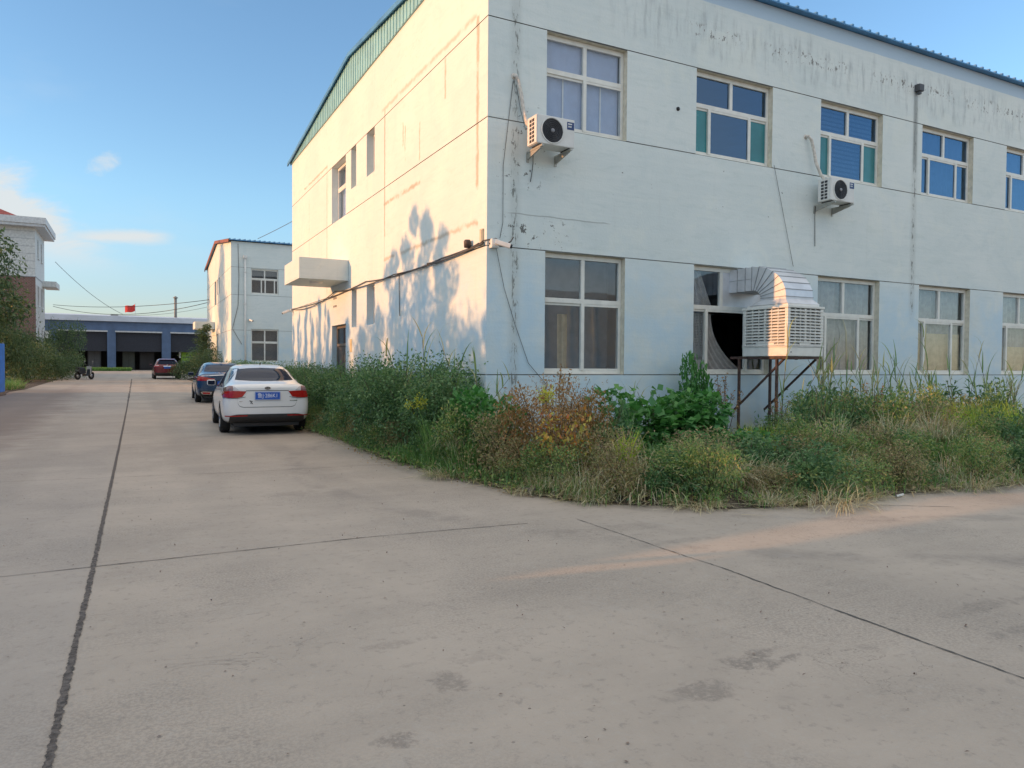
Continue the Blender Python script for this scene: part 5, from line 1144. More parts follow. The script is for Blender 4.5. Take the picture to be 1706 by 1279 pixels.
def mesh_np(name, V_, F_, mat, var, parent=None, loc=(0,0,0), smooth=False):
    me = bpy.data.meshes.new(name); nv, nf, w = len(V_), len(F_), F_.shape[1]
    me.vertices.add(nv); me.vertices.foreach_set('co', V_.astype(np.float32).ravel())
    me.loops.add(nf*w); me.loops.foreach_set('vertex_index', F_.astype(np.int32).ravel())
    me.polygons.add(nf); me.polygons.foreach_set('loop_start', np.arange(0, nf*w, w, dtype=np.int32)); me.polygons.foreach_set('loop_total', np.full(nf, w, dtype=np.int32))
    a = me.attributes.new('var', 'FLOAT', 'POINT'); a.data.foreach_set('value', var.astype(np.float32))
    me.update(calc_edges=True); me.validate(); me.materials.append(mat)
    o = bpy.data.objects.new(name, me); COL.objects.link(o); o.parent = parent; o.location = loc; return o
def unit(a): return a/np.maximum(1e-9, np.linalg.norm(a, axis=-1, keepdims=True))
def leaves(rng, P, size, aspect=.5, out=None, flat=.5, droop=.2):
    """kite leaves folded along the rib: axis roughly outwards, normal roughly up"""
    n = len(P); ax = unit(rng.normal(size=(n, 3)) + (1.1*out if out is not None else 0) + np.array([0, 0, -droop])*1.0)
    nm = unit(rng.normal(size=(n, 3))*(1-flat)+np.array([0, 0, 1.0])*flat*1.6); s = unit(np.cross(ax, nm)); nm = np.cross(s, ax)
    L = (size*rng.uniform(.6, 1.3, n))[:, None]; W = L*aspect*.5
    v = np.stack([P, P+ax*L*.45+s*W+nm*L*.07, P+ax*L-nm*L*.10, P+ax*L*.45-s*W+nm*L*.07], 1).reshape(-1, 3)
    b = np.arange(n)[:, None]*4; f = np.concatenate([b+np.array([[0, 1, 2]]), b+np.array([[0, 2, 3]])], 0)
    var = np.repeat(rng.uniform(0, 1, n), 4); return v, f, var
def blades(rng, P, h, w, lean=.5, seg=4, azi=None, curl=1.0):
    """ribbons that rise and bow over; returns quads"""
    n = len(P); az = rng.uniform(0, 2*np.pi, n) if azi is None else azi; d = np.stack([np.cos(az), np.sin(az), np.zeros(n)], 1); s = np.stack([-np.sin(az), np.cos(az), np.zeros(n)], 1)
    H = h*rng.uniform(.55, 1.2, n); a0 = rng.uniform(.0, .45, n)*lean*1.6; bend = rng.uniform(.3, 1.5, n)*lean*curl; pts = [P.copy()]; cur = P.copy()
    for i in range(seg):
        a = a0+bend*(i/seg)**1.2*1.6; cur = cur+(d*np.sin(a)[:, None]+np.array([0, 0, 1.0])*np.cos(a)[:, None])*(H/seg)[:, None]; pts.append(cur)
    vs = []
    for i, p in enumerate(pts):
        ww = w*(1-(i/seg)**1.6*.93)*(.7 if i == 0 else 1); vs += [p-s*ww/2, p+s*ww/2]
    v = np.stack(vs, 1).reshape(-1, 3); k = 2*(seg+1); b = np.arange(n)[:, None]*k
    f = np.concatenate([b+np.array([[2*i, 2*i+1, 2*i+3, 2*i+2]]) for i in range(seg)], 0); var = np.repeat(rng.uniform(0, 1, n), k); return v, f, var
def lumps(rng, n, r, h, k=9, shell=.55, base=0.0):
    """points filling an uneven crown made of k overlapping lobes, denser at the surface; returns points and outward vectors"""
    c = np.stack([rng.uniform(-.62, .62, k)*r, rng.uniform(-.62, .62, k)*r, base+rng.uniform(.30, .80, k)*h], 1); c[0] = (0, 0, base+.45*h)
    rad = rng.uniform(.30, .52, k)*min(r, h*.8); rad[0] = .55*min(r, h); i = rng.integers(0, k, n); d = unit(rng.normal(size=(n, 3))); q = rng.uniform(shell, 1.08, n)**.7
    P = c[i]+d*(rad[i]*q)[:, None]*np.array([1, 1, .95]); P[:, 2] = np.maximum(P[:, 2], base*.6+.02+rng.uniform(0, .08, n)); return P, d
def cat(*parts):
    vs, fs, va = [], [], []; o = 0
    for v, f, a in parts: vs.append(v); fs.append(f+o); va.append(a); o += len(v)
    return np.concatenate(vs), np.concatenate(fs), np.concatenate(va)

# ---- prototypes: each a thing with its foliage and stems as parts, then copied
def bush_proto(name, mat, r, h, n, size, seed, aspect=.5, k=10, stems=8, flat=.5, shell=.5, extra=None, skirt=True):
    rng = np.random.default_rng(seed); root = thing(name, None, None)
    P, d = lumps(rng, n, r, h, k, shell); parts = [leaves(rng, P, size, aspect, d, flat)]
    if skirt:
        m = n//4; a = rng.uniform(0, 6.283, m); q = np.sqrt(rng.uniform(0, 1, m))*r*.95; S = np.stack([np.cos(a)*q, np.sin(a)*q, rng.uniform(.0, .45, m)*h], 1)
        parts.append(leaves(rng, S, size, aspect, None, flat))
    m = n//40; a = rng.uniform(0, 6.283, m); q = rng.uniform(.1, .9, m)*r; tops = np.stack([np.cos(a)*q, np.sin(a)*q, h*rng.uniform(.8, 1.08, m)], 1)   # stray shoots
    parts.append(leaves(rng, tops, size*.9, aspect, None, .3)); v, f, va = cat(*parts); mesh_np('foliage', v, f, mat, va, root)
    if extra:
        em, en, es, box = extra; Q = np.stack([rng.uniform(*box[0], en), rng.uniform(*box[1], en), rng.uniform(*box[2], en)], 1); v, f, va = leaves(rng, Q, es, .6, None, .4); mesh_np('turning_leaves', v, f, em, va, root)
    b = MB(); rr = random.Random(seed)
    for i in range(stems):
        a = rr.uniform(0, 6.28); q = rr.uniform(.2, .8)*r; t = rr.uniform(.7, 1.05)*h; b.tube([(math.cos(a)*.05, math.sin(a)*.05, -.05), (math.cos(a)*q*.5, math.sin(a)*q*.5, t*.55), (math.cos(a)*q, math.sin(a)*q, t)], .011, 4, r2=.003)
    b.build('stems', MAT_STEM, root); return root
SHRUBS = [bush_proto('hedge_shrub', L_SHRUB, .72, 1.35, 4200, .055, s, .5, 12) for s in (1, 2, 3)]
BROWN = bush_proto('dying_bush', L_BROWN, .95, 1.15, 4200, .05, 11, .5, 12, extra=(L_ORANGE, 210, .07, ((-.2, .62), (-.95, -.45), (.35, .85))))
VINE = [bush_proto('vine_mound', L_VINE, .85, .95, 1700, .12, s, .85, 9, 5, .75, .75) for s in (21, 22)]
WEED = [bush_proto('weed_clump', m_, .75, .85, n_, z_, s, .4, 9, 10, .35, .3) for s, m_, n_, z_ in ((31, L_MIXED, 2600, .06), (32, L_OLIVE, 2200, .06), (33, L_SHRUB, 1700, .085))]
LEAFY = [bush_proto('leafy_weed', L_SHRUB, .55, .8, 900, .10, s, .3, 7, 7, .4, .3) for s in (35,)]
YBUSH = bush_proto('yellowing_weed', L_YELLOW, .30, .5, 300, .07, 41, .4, 5, 4, .3, .2, skirt=False)
def reed_proto(seed, n, h, mat=L_REED, name='reed_clump', ll=.55, lw=.028):
    rng = np.random.default_rng(seed); root = thing(name, None, None); b = MB(); Ps = []; As = []
    for i in range(n):
        a = rng.uniform(0, 6.28); q = rng.uniform(0, .28); hh = h*rng.uniform(.7, 1.1); ln = rng.normal(0, .30, 2); base = np.array([math.cos(a)*q, math.sin(a)*q, -.03])
        pts = [base+np.array([ln[0]*t*t*hh, ln[1]*t*t*hh, hh*t]) for t in (0, .25, .5, .75, 1)]; b.tube(pts, .0075, 5, r2=.003)
        for t in np.linspace(.22, 1.0, 9): Ps.append(base+np.array([ln[0]*t*t*hh, ln[1]*t*t*hh, hh*t-.03])); As.append(rng.uniform(0, 6.28))
    v, f, va = blades(rng, np.array(Ps), ll, lw, .75, 5, np.array(As), 1.1); mesh_np('blades', v, f, mat, va, root); b.build('stalks', MAT_STEM, root); return root
REEDS = [reed_proto(51, 4, 1.55), reed_proto(52, 6, 1.35), reed_proto(53, 3, 1.8)]
def tuft_proto(name, mat, seed, n, h, w, lean, spread, extra=None):
    rng = np.random.default_rng(seed); root = thing(name, None, None); a = rng.uniform(0, 6.28, n); q = np.sqrt(rng.uniform(0, 1, n))*spread
    P = np.stack([np.cos(a)*q, np.sin(a)*q, np.full(n, -.01)], 1); v, f, va = blades(rng, P, h, w, lean, 5, a+rng.normal(0, .7, n)); mesh_np('blades', v, f, mat, va, root)
    if extra: P2 = P[:n//3]; v, f, va = blades(rng, P2, h*.8, w, lean*1.3, 5, a[:n//3]); mesh_np('dead_blades', v, f, extra, va, root)
    return root
STRAW = [tuft_proto('dry_grass_clump', L_STRAW, 61, 260, .62, .009, 1.5, .34, L_GRASS), tuft_proto('dry_grass_clump', L_STRAW, 62, 300, .6, .011, 1.9, .42)]
GRASS = [tuft_proto('grass_clump', L_GRASS, 71, 200, .55, .012, .55, .24, L_STRAW), tuft_proto('grass_clump', L_GRASS, 72, 150, .75, .014, .5, .18)]
YGRASS = [tuft_proto('bright_grass_clump', L_YGRASS, 81, 260, .80, .013, .5, .35), tuft_proto('bright_grass_clump', L_YGRASS, 82, 60, .55, .022, .5, .12)]
def stalk_proto(seed):
    """dead dock-like weed: bare stalks with brown seed heads"""
    rng = np.random.default_rng(seed); root = thing('dead_stalk_weed', None, None); b = MB(); P = []
    for i in range(7):
        a = rng.uniform(0, 6.28); q = rng.uniform(.1, .4); h = rng.uniform(.8, 1.4); e = np.array([math.cos(a)*q, math.sin(a)*q, h]); b.tube([(0, 0, -.03), e*.5+np.array([0, 0, .1]), e], .008, 5, r2=.004)
        for t in np.linspace(.6, 1.05, 60): P.append(e*t*np.array([1, 1, 1])+rng.normal(0, .022, 3))
    b.build('stalks', MAT_DEAD, root); v, f, va = leaves(rng, np.array(P), .05, .4, None, .1, .8); mesh_np('seed_heads', v, f, L_BROWN, va, root); return root
STALK = [stalk_proto(91), stalk_proto(92)]
PROTOS = SHRUBS+[BROWN]+VINE+WEED+LEAFY+[YBUSH]+REEDS+STRAW+GRASS+YGRASS+STALK
used = set()
def put(p, x, y, label, cat_, group=None, sc=1.0, rz=None, z=None, rnd=random.Random(77)):
    """first placement moves the prototype itself, later ones copy it with its parts"""
    rz = rnd.uniform(0, 6.28) if rz is None else rz; z = gz(y)+(.06 if z is None else z)
    o = p if p.name not in used else copy_tree(p); used.add(p.name)
    o.location = (x, y, z); o.rotation_euler = (0, 0, rz); o.scale = sc if isinstance(sc, tuple) else (sc,)*3
    o['label'] = label; o['category'] = cat_
    if group: o['group'] = group
    elif 'group' in o: del o['group']
    return o
rnd = random.Random(5)
# hedge along the sunny wall, from the corner back past the parked cars
HL = 'dense small leaved green shrub in the overgrown hedge along the sunlit wall'
i = 0; y = 10.9
while y < 25.5:
    for x in (3.98, 4.48):
        put(SHRUBS[i % 3], x+(.22 if x < 4.2 and 14 < y < 21 else 0)+rnd.uniform(-.1, .12), y+rnd.uniform(-.2, .2), HL, 'shrub', 'hedge shrubs along the sunlit wall', (1.0, 1.0, rnd.uniform(.86, 1.02) if y > 14.5 else rnd.uniform(.98, 1.12))); i += 1
    y += .92
HL2 = 'dark green shrub of the far hedge beside the farther pale building'
y = 28.5
while y < 42:
    put(SHRUBS[i % 3], 4.3+rnd.uniform(-.1, .2), y, HL2, 'shrub', 'far hedge shrubs', (1.15, 1.15, 1.0)); i += 1; y += 1.35
for x in (5.4, 6.6, 7.8): put(SHRUBS[i % 3], x, 42.6, 'green shrub under the ground floor window of the farther building', 'shrub', 'shrubs under the far window', (1.1, .9, 1.0)); i += 1
# ---- corner bed, from the hedge round to the yard wall
put(SHRUBS[1], 4.15, 10.15, 'tall bright leafed shrub ending the hedge nearest the building corner', 'shrub', None, 1.05)
put(YBUSH, 3.62, 10.0, 'small patch of yellow leaves in the hedge shrub nearest the corner', 'weed', None, .62, z=.72)
put(VINE[1], 4.35, 9.25, 'round green vine mound just before the building corner', 'vine', None, (.72, .72, 1.0))
put(WEED[0], 4.0, 8.85, 'grey green weed clump between the hedge end and the dying bush', 'weed', None, (.7, .7, .95))
put(GRASS[1], 3.72, 9.35, 'upright grass tuft at the road edge below the yellow leaves', 'grass', None, 1.0)
put(GRASS[0], 3.85, 8.7, 'short green grass clump at the road edge before the hedge end', 'grass', None, .9)
put(WEED[1], 4.05, 8.25, 'low mixed green weed clump left of the dying bush', 'weed', None, (.7, .7, .9))
put(STRAW[0], 3.85, 9.05, 'few broken dry stalks caught in the grey green weed', 'dry grass', None, .6, z=.35)
put(BROWN, 4.52, 7.75, 'large brown and orange dying bush at the corner of the bed', 'bush', None, (.74, .74, 1.02), rz=-.45)
put(BROWN, 5.15, 8.2, 'second smaller dying bush right behind the large one', 'bush', None, (.66, .66, .98), rz=2.4)
put(LEAFY[0], 5.55, 7.95, 'long leaved green weed standing right of the dying bush', 'weed', None, (.75, .75, 1.2))
put(STALK[0], 5.2, 8.65, 'tall dead brown seed stalks rising behind the dying bush', 'weed', None, (.8, .8, 1.0))
put(YBUSH, 4.75, 8.2, 'yellow leaved sprig topping the dying bush', 'weed', None, .62, z=.88)
put(WEED[0], 4.35, 7.2, 'dark green weed clump beneath the orange leaves', 'weed', None, (.6, .6, .62))
put(WEED[1], 4.95, 6.95, 'brownish green weed clump between the orange leaves and the dead reed leaves', 'weed', None, (.7, .7, .78))
for x, y, l, s in ((4.45, 6.75, 'drooping dry grass clump below the orange leaves of the dying bush', .8), (4.15, 7.15, 'thin dry grass clump at the foot of the dying bush', .6), (5.0, 6.45, 'thick pile of dead reed leaves under the bright young grass shoot', 1.0)):
    put(STRAW[0 if s < 1 else 1], x, y, l, 'dry grass', None, s)
put(YGRASS[1], 4.98, 6.75, 'bright young grass shoot above the pile of dead reed leaves', 'grass', None, .8, z=.30)
put(GRASS[1], 5.55, 6.95, 'soft green grass tuft between the dead leaves and the vine mound', 'grass', None, .75)
put(VINE[0], 7.0, 8.7, 'big broad leaved green vine mound under the second ground floor window', 'vine', None, (1.25, 1.05, 1.08))
put(VINE[1], 7.75, 8.9, 'broad leaved vine joining the big mound on its right', 'vine', None, (.75, .75, .95))
put(VINE[1], 8.8, 9.95, 'broad leaved vine climbing up beneath the ducted window', 'vine', None, (.38, .34, 1.5))
put(VINE[0], 7.4, 7.8, 'low broad leaved vine spreading in front of the vine mound', 'vine', None, (.85, .8, .55))
put(STALK[1], 9.3, 9.7, 'bare branching weed left of the steel stand legs', 'weed', None, .9)
put(LEAFY[0], 9.3, 8.6, 'leafy weed growing round the steel stand legs', 'weed', None, (.8, .8, .85))
put(STALK[0], 9.75, 8.95, 'dry brown weed stalks in front of the steel stand', 'weed', None, .62)
put(YGRASS[0], 8.35, 8.0, 'patch of glowing yellow green grass in the middle of the bed', 'grass', None, (.85, .8, .72))
put(YBUSH, 7.75, 7.75, 'little yellow green weed left of the glowing grass patch', 'weed', None, .95)
RL = [(7.36, 9.9, 0, .66, 'thin reed tuft against the blue wall left of the vine mound'), (9.9, 8.75, 2, 1.02, 'tall single reeds in front of the evaporative cooler'), (11.5, 9.3, 1, 1.12, 'reed clump right of the steel stand'), (12.26, 9.3, 0, .95, 'reed clump under the third ground floor window'),
      (12.8, 9.2, 1, .95, 'bushy reed clump under the right half of the third window'), (13.5, 9.3, 0, .95, 'reeds beside the damp streak between two windows'), (13.96, 9.2, 2, 1.1, 'tall reed stems left of the fourth ground floor window'), (14.4, 9.1, 1, .9, 'reed clump under the fourth ground floor window'),
      (14.7, 8.8, 2, .95, 'arching reed with three wide leaves right of the fourth window'), (15.2, 8.6, 0, 1.0, 'reed clump between the last two ground floor windows'), (16.0, 8.5, 1, .9, 'rightmost reed clump at the edge of the view'), (4.4, 9.85, 2, .92, 'tall thin reed rising against the wall next to the building corner'), (4.2, 11.3, 0, 1.12, 'reed blades poking out of the top of the hedge'), (5.0, 9.75, 1, .68, 'small reed tuft at the foot of the building corner')]
for x, y, k_, s, l in RL: put(REEDS[k_], x, y, l, 'reed', None, s)
WL = [(10.1, 8.4, 'green weed clump in front of the reeds beside the cooler'), (11.05, 8.6, 'weed clump below the third ground floor window'), (11.9, 8.4, 'weed clump among the reeds below the third window'), (12.6, 8.3, 'weed clump below the wall between third and fourth windows'),
      (13.5, 8.2, 'weed clump below the fourth ground floor window'), (9.9, 7.8, 'olive weed clump in the middle of the right hand bed'), (10.4, 7.6, 'brownish weed clump in the middle of the right hand bed'), (11.3, 7.4, 'weed clump left of the bright grass'), (9.1, 7.6, 'green weed clump right of the glowing grass patch'),
      (8.4, 6.6, 'low weed clump near the front of the bed, centre right'), (7.6, 6.6, 'low green weed clump at the front of the bed beside the glowing grass'), (6.7, 6.6, 'low green weed clump at the front of the bed below the vine'), (9.3, 6.5, 'tangled weed clump left of the straw heap'), (5.9, 6.5, 'small green weed clump at the front right of the dead reed leaves'),
      (14.6, 8.0, 'weed clump at the back of the bright grass'), (5.5, 6.2, 'front weed clump nearest the yard in front of the dead reed leaves')]
for j, (x, y, l) in enumerate(WL):
    low = y < 6.65; put(WEED[j % 3], x, y, l, 'weed', None, (.85, .7, .60 if low else rnd.uniform(.95, 1.25)))
for x, y, l in ((11.3, 9.0, 'leafy green weed with drooping leaves below the damp streak'), (14.75, 8.9, 'broad leafed weed with a brown stem under the fourth window')): put(LEAFY[0], x, y, l, 'weed', None, 1.35)
put(STALK[1], 10.7, 7.8, 'dark brown seed stalks standing among the right hand weeds', 'weed', None, .8)
for x, y, l, s in ((12.0, 7.2, 'sunlit yellow green grass at the right end of the bed, leftmost tuft', .75), (12.5, 7.7, 'tall sunlit yellow green grass behind the leftmost bright tuft', .95), (12.95, 7.3, 'tall sunlit yellow green grass in the middle of the bright patch', 1.0), (13.4, 7.9, 'tall sunlit yellow green grass at the back of the bright patch', 1.1), (13.6, 7.2, 'tall sunlit yellow green grass at the right edge of the view', 1.05)):
    put(YGRASS[0], x, y, l, 'grass', None, (s*.8, s*.8, s))
for x, y in ((11.7, 6.9), (12.3, 6.7), (12.7, 7.0), (13.2, 6.8)): put(WEED[int(x*7) % 3], x, y, 'dull weed standing in front of the bright grass', 'weed', 'weeds in front of the bright grass', (.6, .6, .7))
for x, y, l, s in [(5.9, 6.25, 'brown mat of dead grass in front of the green grass clumps', .8), (6.6, 6.35, 'brown mat of dead grass in front of the low vine', .8), (7.9, 6.35, 'long bent dry stalks across the middle of the bed', .9), (8.6, 6.9, 'dry stalks tangled right of the glowing grass', .8), (10.0, 7.0, 'dry brown grass among the right hand weeds', .9), (10.9, 6.9, 'dry brown grass before the reeds at right', .9), (9.4, 8.1, 'withered leaves hanging round the steel stand', .8)]:
    put(STRAW[1 if y < 6.6 else 0], x, y, l, 'dry grass', None, (s, s, s*(.7 if y < 6.6 else 1.1)), z=.22 if y < 6.6 else .4)
for x, y, l, s in ((9.5, 5.75, 'wide heap of cut straw on the front edge of the bed at right', 1.05), (10.5, 5.65, 'flattened straw heap at the right edge of the view', .9), (6.4, 6.1, 'sparse straw clump on the front edge below the vine', .75), (7.2, 5.75, 'straw clump on the front edge below the glowing grass', .7), (11.6, 5.8, 'last straw heap at the far right road edge', .9)):
    put(STRAW[1], x, y, l, 'dry grass', None, (s, s, s*.8))
for x, y, l in ((6.1, 7.4, 'fresh green grass clump in front of the vine mound'), (6.6, 7.2, 'fresh green grass clump left of the low vine'), (7.1, 7.0, 'green grass clump in front of the low vine'), (10.2, 6.4, 'green grass clump behind the straw heap'), (11.2, 6.3, 'green grass clump in front of the bright grass'), (6.0, 6.9, 'thin green grass clump right of the dead reed leaves')):
    put(GRASS[0], x, y, l, 'grass', None, .8)
FR = [(i_, x, y) for i_, (x, y) in enumerate(refine([(4.05,7.35),(4.5,6.55),(5.5,5.85),(6.8,5.48),(7.9,5.58),(9.3,5.42),(11,5.4),(13.5,5.4),(16,5.5)], .55))]
for i_, x, y in FR:
    put(WEED[i_ % 3], x+rnd.uniform(-.18, .18), y+rnd.uniform(-.16, .26), 'low scrubby weed along the front edge of the bed', 'weed', 'low weeds along the front edge of the bed', (rnd.uniform(.42, .75), rnd.uniform(.38, .55), rnd.uniform(.28, .70)))
for i_, (x, y) in enumerate(((3.62, 8.6), (3.95, 7.3), (4.35, 6.45), (5.1, 5.8), (5.9, 5.5), (6.5, 5.3), (7.3, 5.35), (8.3, 5.4), (9.0, 5.25), (9.9, 5.2), (10.8, 5.2), (12.0, 5.2))):
    s_ = rnd.uniform(.45, .8); put(STRAW[i_ % 2], x+rnd.uniform(-.1, .1), y+rnd.uniform(-.08, .08), 'flattened dead grass spilling from the bed onto the concrete', 'dry grass', 'dead grass spilling onto the concrete', (s_*1.1, s_*1.1, s_*rnd.uniform(.35, .7)), z=.02)
for i_, (x, y) in enumerate(refine([(3.72,16.5),(3.66,14),(3.66,11),(3.85,9.2),(4.1,7.9)], .75)):
    put(WEED[i_ % 3], x+rnd.uniform(-.05, .1), y, 'low scrubby weed at the foot of the hedge along the road', 'weed', 'low weeds at the hedge foot', (rnd.uniform(.45, .6), rnd.uniform(.5, .7), rnd.uniform(.4, .65)))
for i_, (x, y) in enumerate(refine([(6.2,7.0),(8,6.7),(10,7.0),(12,7.4),(14,7.9),(16,8.2)], .85)):
    put(WEED[(i_+1) % 3], x+rnd.uniform(-.1, .1), y+rnd.uniform(-.3, .3), 'mid height green weed filling the middle of the right hand bed', 'weed', 'weeds filling the bed', (rnd.uniform(.65, .85), rnd.uniform(.6, .8), rnd.uniform(.55, .9)))
# uncountable ground cover and litter
def in_bed(rng, n, inner=0.0):
    idx = rng.integers(0, len(BED_FINE)-1, n); p = np.array(BED_FINE)[idx]; t = rng.uniform(inner, 1, n)**1.8; x = p[:, 0].copy(); y = p[:, 1].copy(); up = y > 10.4
    ix = np.where(up, 4.9, p[:, 0]+.6*t); iy = np.where(up, y, 10.35); xx = x+(ix-x)*t+rng.normal(0, .08, n); yy = y+(iy-y)*t+rng.normal(0, .08, n); return xx, yy, t
def cover():
    rng = np.random.default_rng(100); n = 22000; x, y, t = in_bed(rng, n, .02); ok = (y < 27) & (x < 21); x, y, t = x[ok], y[ok], t[ok]; z = .01+.09*np.minimum(1, t*1.6)
    v, f, va = blades(rng, np.stack([x, y, z], 1), .26, .009, .6, 3); tag(mesh_np('ground_cover_grass', v, f, L_GRASS, va), 'short green grass and seedlings covering the bed between the weeds', 'grass', None, 'stuff')
    x, y, t = in_bed(rng, 17000, .0); ok = (y < 27) & (x < 21); x, y, t = x[ok], y[ok], t[ok]; P = np.stack([x, y, .05+.1*np.minimum(1, t*1.6)+rng.uniform(0, .22, len(x))*np.minimum(1, .3+t)], 1)
    v, f, va = leaves(rng, P, .055, .6, None, .6); tag(mesh_np('ground_cover_leaves', v, f, L_MIXED, va), 'low creeping leaves covering the bed between the weeds', 'ground cover', None, 'stuff')
    n = 9000; idx = rng.integers(0, len(BED_FINE)-1, n); p = np.array(BED_FINE)[idx]; ok = (p[:, 1] < 26) & (p[:, 0] < 16); p = p[ok]; n = len(p); off = rng.normal(.10, .14, n)
    X = p[:, 0]+np.where(p[:, 1] > 8, off, off*.3)+rng.normal(0, .06, n); Y = p[:, 1]+np.where(p[:, 1] > 8, 0, off)+rng.normal(0, .06, n); a = rng.uniform(0, 6.28, n); L = rng.uniform(.05, .30, n)
    d = np.stack([np.cos(a), np.sin(a), rng.normal(0, .10, n)], 1); s = np.stack([-np.sin(a), np.cos(a), np.zeros(n)], 1)*rng.uniform(.003, .009, n)[:, None]; P = np.stack([X, Y, .012+rng.uniform(0, .05, n)], 1); Q = P+d*L[:, None]; Q[:, 2] = np.maximum(Q[:, 2], .008)
    v = np.stack([P-s, P+s, Q+s*.3, Q-s*.3], 1).reshape(-1, 3); f = np.arange(n)[:, None]*4+np.array([[0, 1, 2, 3]]); tag(mesh_np('dry_litter', v, f, L_STRAW, np.repeat(rng.uniform(0, 1, n), 4)), 'scattered straw and dead stalks along the edge of the concrete', 'litter', None, 'stuff')
    n = 2600; idx = rng.integers(0, len(BED_FINE)-1, n); p = np.array(BED_FINE)[idx]; ok = (p[:, 1] > 6.5) & (p[:, 1] < 16) ; p = p[ok]; n = len(p); off = rng.normal(-.06, .14, n)
    P = np.stack([p[:, 0]+off+rng.normal(0, .05, n), p[:, 1]+rng.normal(0, .08, n), np.full(n, .010)], 1); v, f, va = leaves(rng, P, .035, .6, None, .97, 0); v[:, 2] = np.maximum(v[:, 2], .006)
    tag(mesh_np('fallen_leaves', v, f, L_BROWN, va), 'fallen brown leaves along the road edge of the bed', 'litter', None, 'stuff')
    n = 420; P = np.stack([rng.uniform(-1.5, 5.5, n), rng.uniform(1.6, 10, n), np.full(n, .006)], 1); ok = (P[:, 0] < 3.2) | (P[:, 1] < 5.0); P = P[ok]; v, f, va = leaves(rng, P, .019, .6, None, .98, 0); v[:, 2] = np.clip(v[:, 2], .004, .02)
    tag(mesh_np('yard_litter', v, f, leaf_mat('dark_leaf_scraps', [(.05,.035,.028),(.09,.065,.05)], 0.0), va), 'tiny dark leaf scraps scattered on the concrete yard', 'litter', None, 'stuff')
cover()
t = thing('plastic_pipe_offcut', 'short white plastic pipe lying at the front edge of the bed', 'pipe', (7.62, 5.22, .01)); b = MB(); b.tube([(7.52, 5.20, .022), (7.70, 5.24, .022)], .014, 10, cap=False); b.tube([(7.70, 5.24, .022), (7.52, 5.20, .022)], .010, 10, cap=False); b.build('tube', M('white_plastic', (.7, .7, .66), .5), t, (7.62, 5.22, .01))
t = thing('kerb_stone', 'broken grey kerb stone half hidden below the dying bush', 'kerb stone', (3.98, 7.15, 0)); b = MB(); b.prism([(3.90, .0), (3.92, .06), (4.05, .075), (4.13, .06), (4.16, 0)], 'y', 7.10, 7.30); b.build('stone', M('kerb_concrete', (.15, .14, .13), .95, var=.3, bump=.6), t, (3.98, 7.15, 0), bevel=.012)

# ---------------------------------------------------------------- trees
def tree_proto(name, seed, h, r, n, size, mat, trunk_h, conic=False, k=22, lobes=None):
    rng = np.random.default_rng(seed); root = thing(name, None, None); rr = random.Random(seed); b = MB()
    b.tube([(0, 0, -.1), (.03, 0, trunk_h*.6), (-.04, .05, trunk_h*1.3), (0, 0, h*.75)], .05*h**.75*.5, 9, r2=.02); ends = []
    if conic: c = [(rng.normal(0, 1, 2)*r*(.16+.42*(1-t)), t) for t in np.linspace(.02, 1, k)]
    else: c = [(unit(rng.normal(size=2))*r*rng.uniform(.1, .72)*math.sin(math.pi*(.18+.72*t)), t) for t in rng.uniform(0, 1, k)]
    cen = np.array([(q[0], q[1], trunk_h+(h-trunk_h)*(.06+.90*t)) for q, t in c])
    rad = np.array([(r*(.22+.5*(1-t)) if conic else r*rng.uniform(.26, .46)) for q, t in c])
    for p in cen[::2]: b.tube([(0, 0, max(trunk_h*.7, p[2]-r*.8)), tuple(p*np.array([.5, .5, 1])-np.array([0, 0, r*.25])), tuple(p)], .035*h**.5*.5, 5, r2=.008)
    b.build('trunk', MAT_BARK, root); i = rng.integers(0, k, n); d = unit(rng.normal(size=(n, 3))); q = rng.uniform(.25, 1.1, n)**.6; P = cen[i]+d*(rad[i]*q)[:, None]*np.array([1, 1, 1.25 if conic else .8])
    v, f, va = leaves(rng, P, size, .5, d*.6, .4, .4); mesh_np('crown', v, f, mat, va, root); return root
T_BROAD = tree_proto('broadleaf_tree', 201, 8.0, 3.0, 9000, .20, L_DARK, 2.0)
T_POP = tree_proto('columnar_tree', 202, 6.0, .95, 5200, .12, L_DARK, .7, True, 20)
T_CON = tree_proto('conifer_tree', 203, 9.2, 2.2, 8000, .20, L_DARK, 1.2, True, 26)
B_BIG = [bush_proto('roadside_bush', L_DARK, 1.5, 2.2, 4800, .11, s, .5, 14, 8) for s in (211, 212)]
PROTOS += [T_BROAD, T_POP, T_CON]+B_BIG
put(T_BROAD, -8.3, 51.5, 'wide leafy tree at the left edge in front of the brick building', 'tree', None, (1.15, 1.2, 1.3))
put(T_BROAD, -8.2, 35.5, 'rounded leafy tree behind the far end of the blue fence', 'tree', None, (.95, .95, .98), rz=2.0)
put(T_CON, -11.3, 62.0, 'dark layered conifer rising above the tree at the left edge', 'tree', None, 1.25)
for x, y, sc, l in ((-6.6, 50.5, (1.0, 1.0, 1.9), 'bush below the rounded tree on the left of the yard'), (-5.9, 53.5, (1.1, 1.1, 1.05), 'bush in the middle of the left hedge'), (-5.3, 57.5, (1.1, 1.1, 1.05), 'leafy bush just left of the scooter hedge end'),
                      (-4.5, 61.0, (1.1, 1.1, 1.0), 'low bush behind the motor scooter'), (-6.8, 60.0, (1.2, 1.2, 2.0), 'tall bush covering the foot of the brick building'), (-4.7, 65.5, (.95, .95, 1.85), 'tall dark bush in front of the left shed bay'), (-6.2, 66.0, (1.0, 1.0, 1.3), 'bush between the brick building and the left shed bay')):
    put(B_BIG[len(l) % 2], x, y, l, 'bush', None, sc)
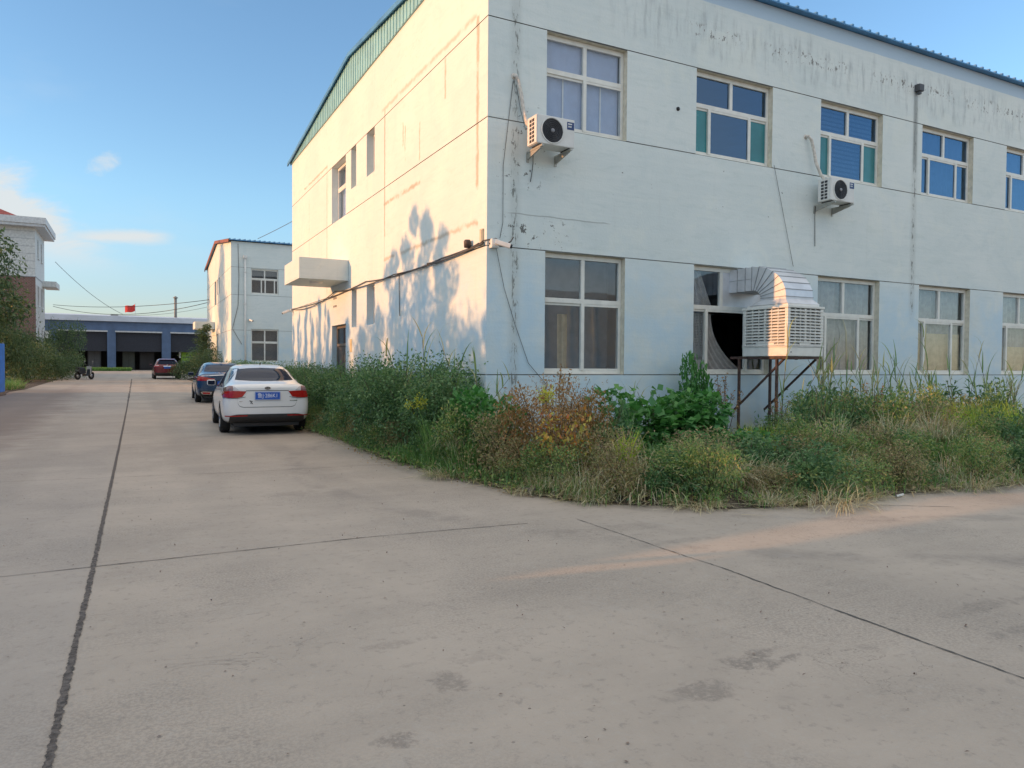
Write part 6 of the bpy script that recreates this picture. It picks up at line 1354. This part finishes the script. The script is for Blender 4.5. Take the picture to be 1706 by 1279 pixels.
for x, y, s in ((-5.1, 40.2, .75), (-4.9, 41.4, .6), (-5.35, 43.2, .8)): put(GRASS[0], x, y, 'rough grass tuft at the foot of the blue fence end', 'grass', 'tufts at the fence end', (1.4, 1.4, 1.2*s))
put(T_POP, 4.1, 51.8, 'slender young tree against the sunlit wall of the farther building', 'tree', None, (1.0, 1.15, .62))
put(B_BIG[0], 4.3, 49.2, 'feathery green bush beside the farther building', 'bush', None, (.55, .7, .9))
put(B_BIG[1], 4.0, 58.5, 'spreading green bush right of the maroon hatchback', 'bush', None, (.9, 1.1, .85)); put(B_BIG[0], 5.3, 64.0, 'green bush in front of the right shed bay', 'bush', None, (1.1, 1.1, 1.1))
put(YBUSH, 3.35, 62.0, 'yellow green weed between the maroon hatchback and the bush', 'weed', None, (1.4, 1.4, 1.8))
def far_strip():
    rng = np.random.default_rng(300); n = 5000; P = np.stack([rng.uniform(-6.0, -.2, n), rng.uniform(93.5, 95.5, n), np.full(n, gz(94))], 1); v, f, va = blades(rng, P, .42, .05, .5, 3); tag(mesh_np('far_grass_strip', v, f, L_GRASS, va), 'strip of rough grass in front of the blue shed', 'grass', None, 'stuff')
far_strip()
# trees standing outside the picture on the left; the low sun throws their shadows on the gable wall and yard
SH = 'columnar tree of the row behind the blue fence'
for x, y, s, hz in ((-8.2, 14.7, 1.1, .98), (-8.0, 15.9, 1.25, 1.10), (-8.1, 17.3, 1.2, 1.01), (-8.3, 18.7, .8, .84), (-8.1, 20.0, .9, .74), (-8.0, 21.4, .85, .78), (-8.2, 22.6, .7, .68), (-8.1, 23.5, .55, .87), (-8.0, 24.5, .65, .91), (-8.2, 25.5, .5, .85), (-8.1, 26.4, .6, .89), (-8.2, 27.5, .6, .85), (-8.2, 28.6, .6, .83), (-8.1, 30, .9, .87), (-8.1, 32, 1.0, .82), (-8, 34, 1.0, .77), (-8.2, 13.3, 1.1, .70), (-8.2, 12.2, 1.25, .71), (-8.1, 11.1, 1.25, .72), (-8.2, 10.0, 1.25, .73), (-8.1, 8.9, 1.1, .56)):
    put(T_POP, x, y, SH, 'tree', 'tree row behind the fence', (s, s, hz))
for i_, (y, hz) in enumerate(((10.2, 1.8), (12.2, 1.84), (14.2, 2.0), (15.2, 2.15), (16.6, 2.2), (18.0, 2.1), (19.4, 2.05), (20.8, 2.0), (22.2, 1.95), (23.6, 1.9), (25.0, 1.85), (26.4, 1.85), (28.2, 1.8), (30.2, 1.8))):
    put(B_BIG[i_ % 2], -9.6, y, 'tall bush of the thicket behind the blue fence', 'bush', 'thicket behind the fence', (1.0, .95, hz))
for p in PROTOS:
    if p.name not in used:
        for c in list(p.children): bpy.data.objects.remove(c)
        bpy.data.objects.remove(p)
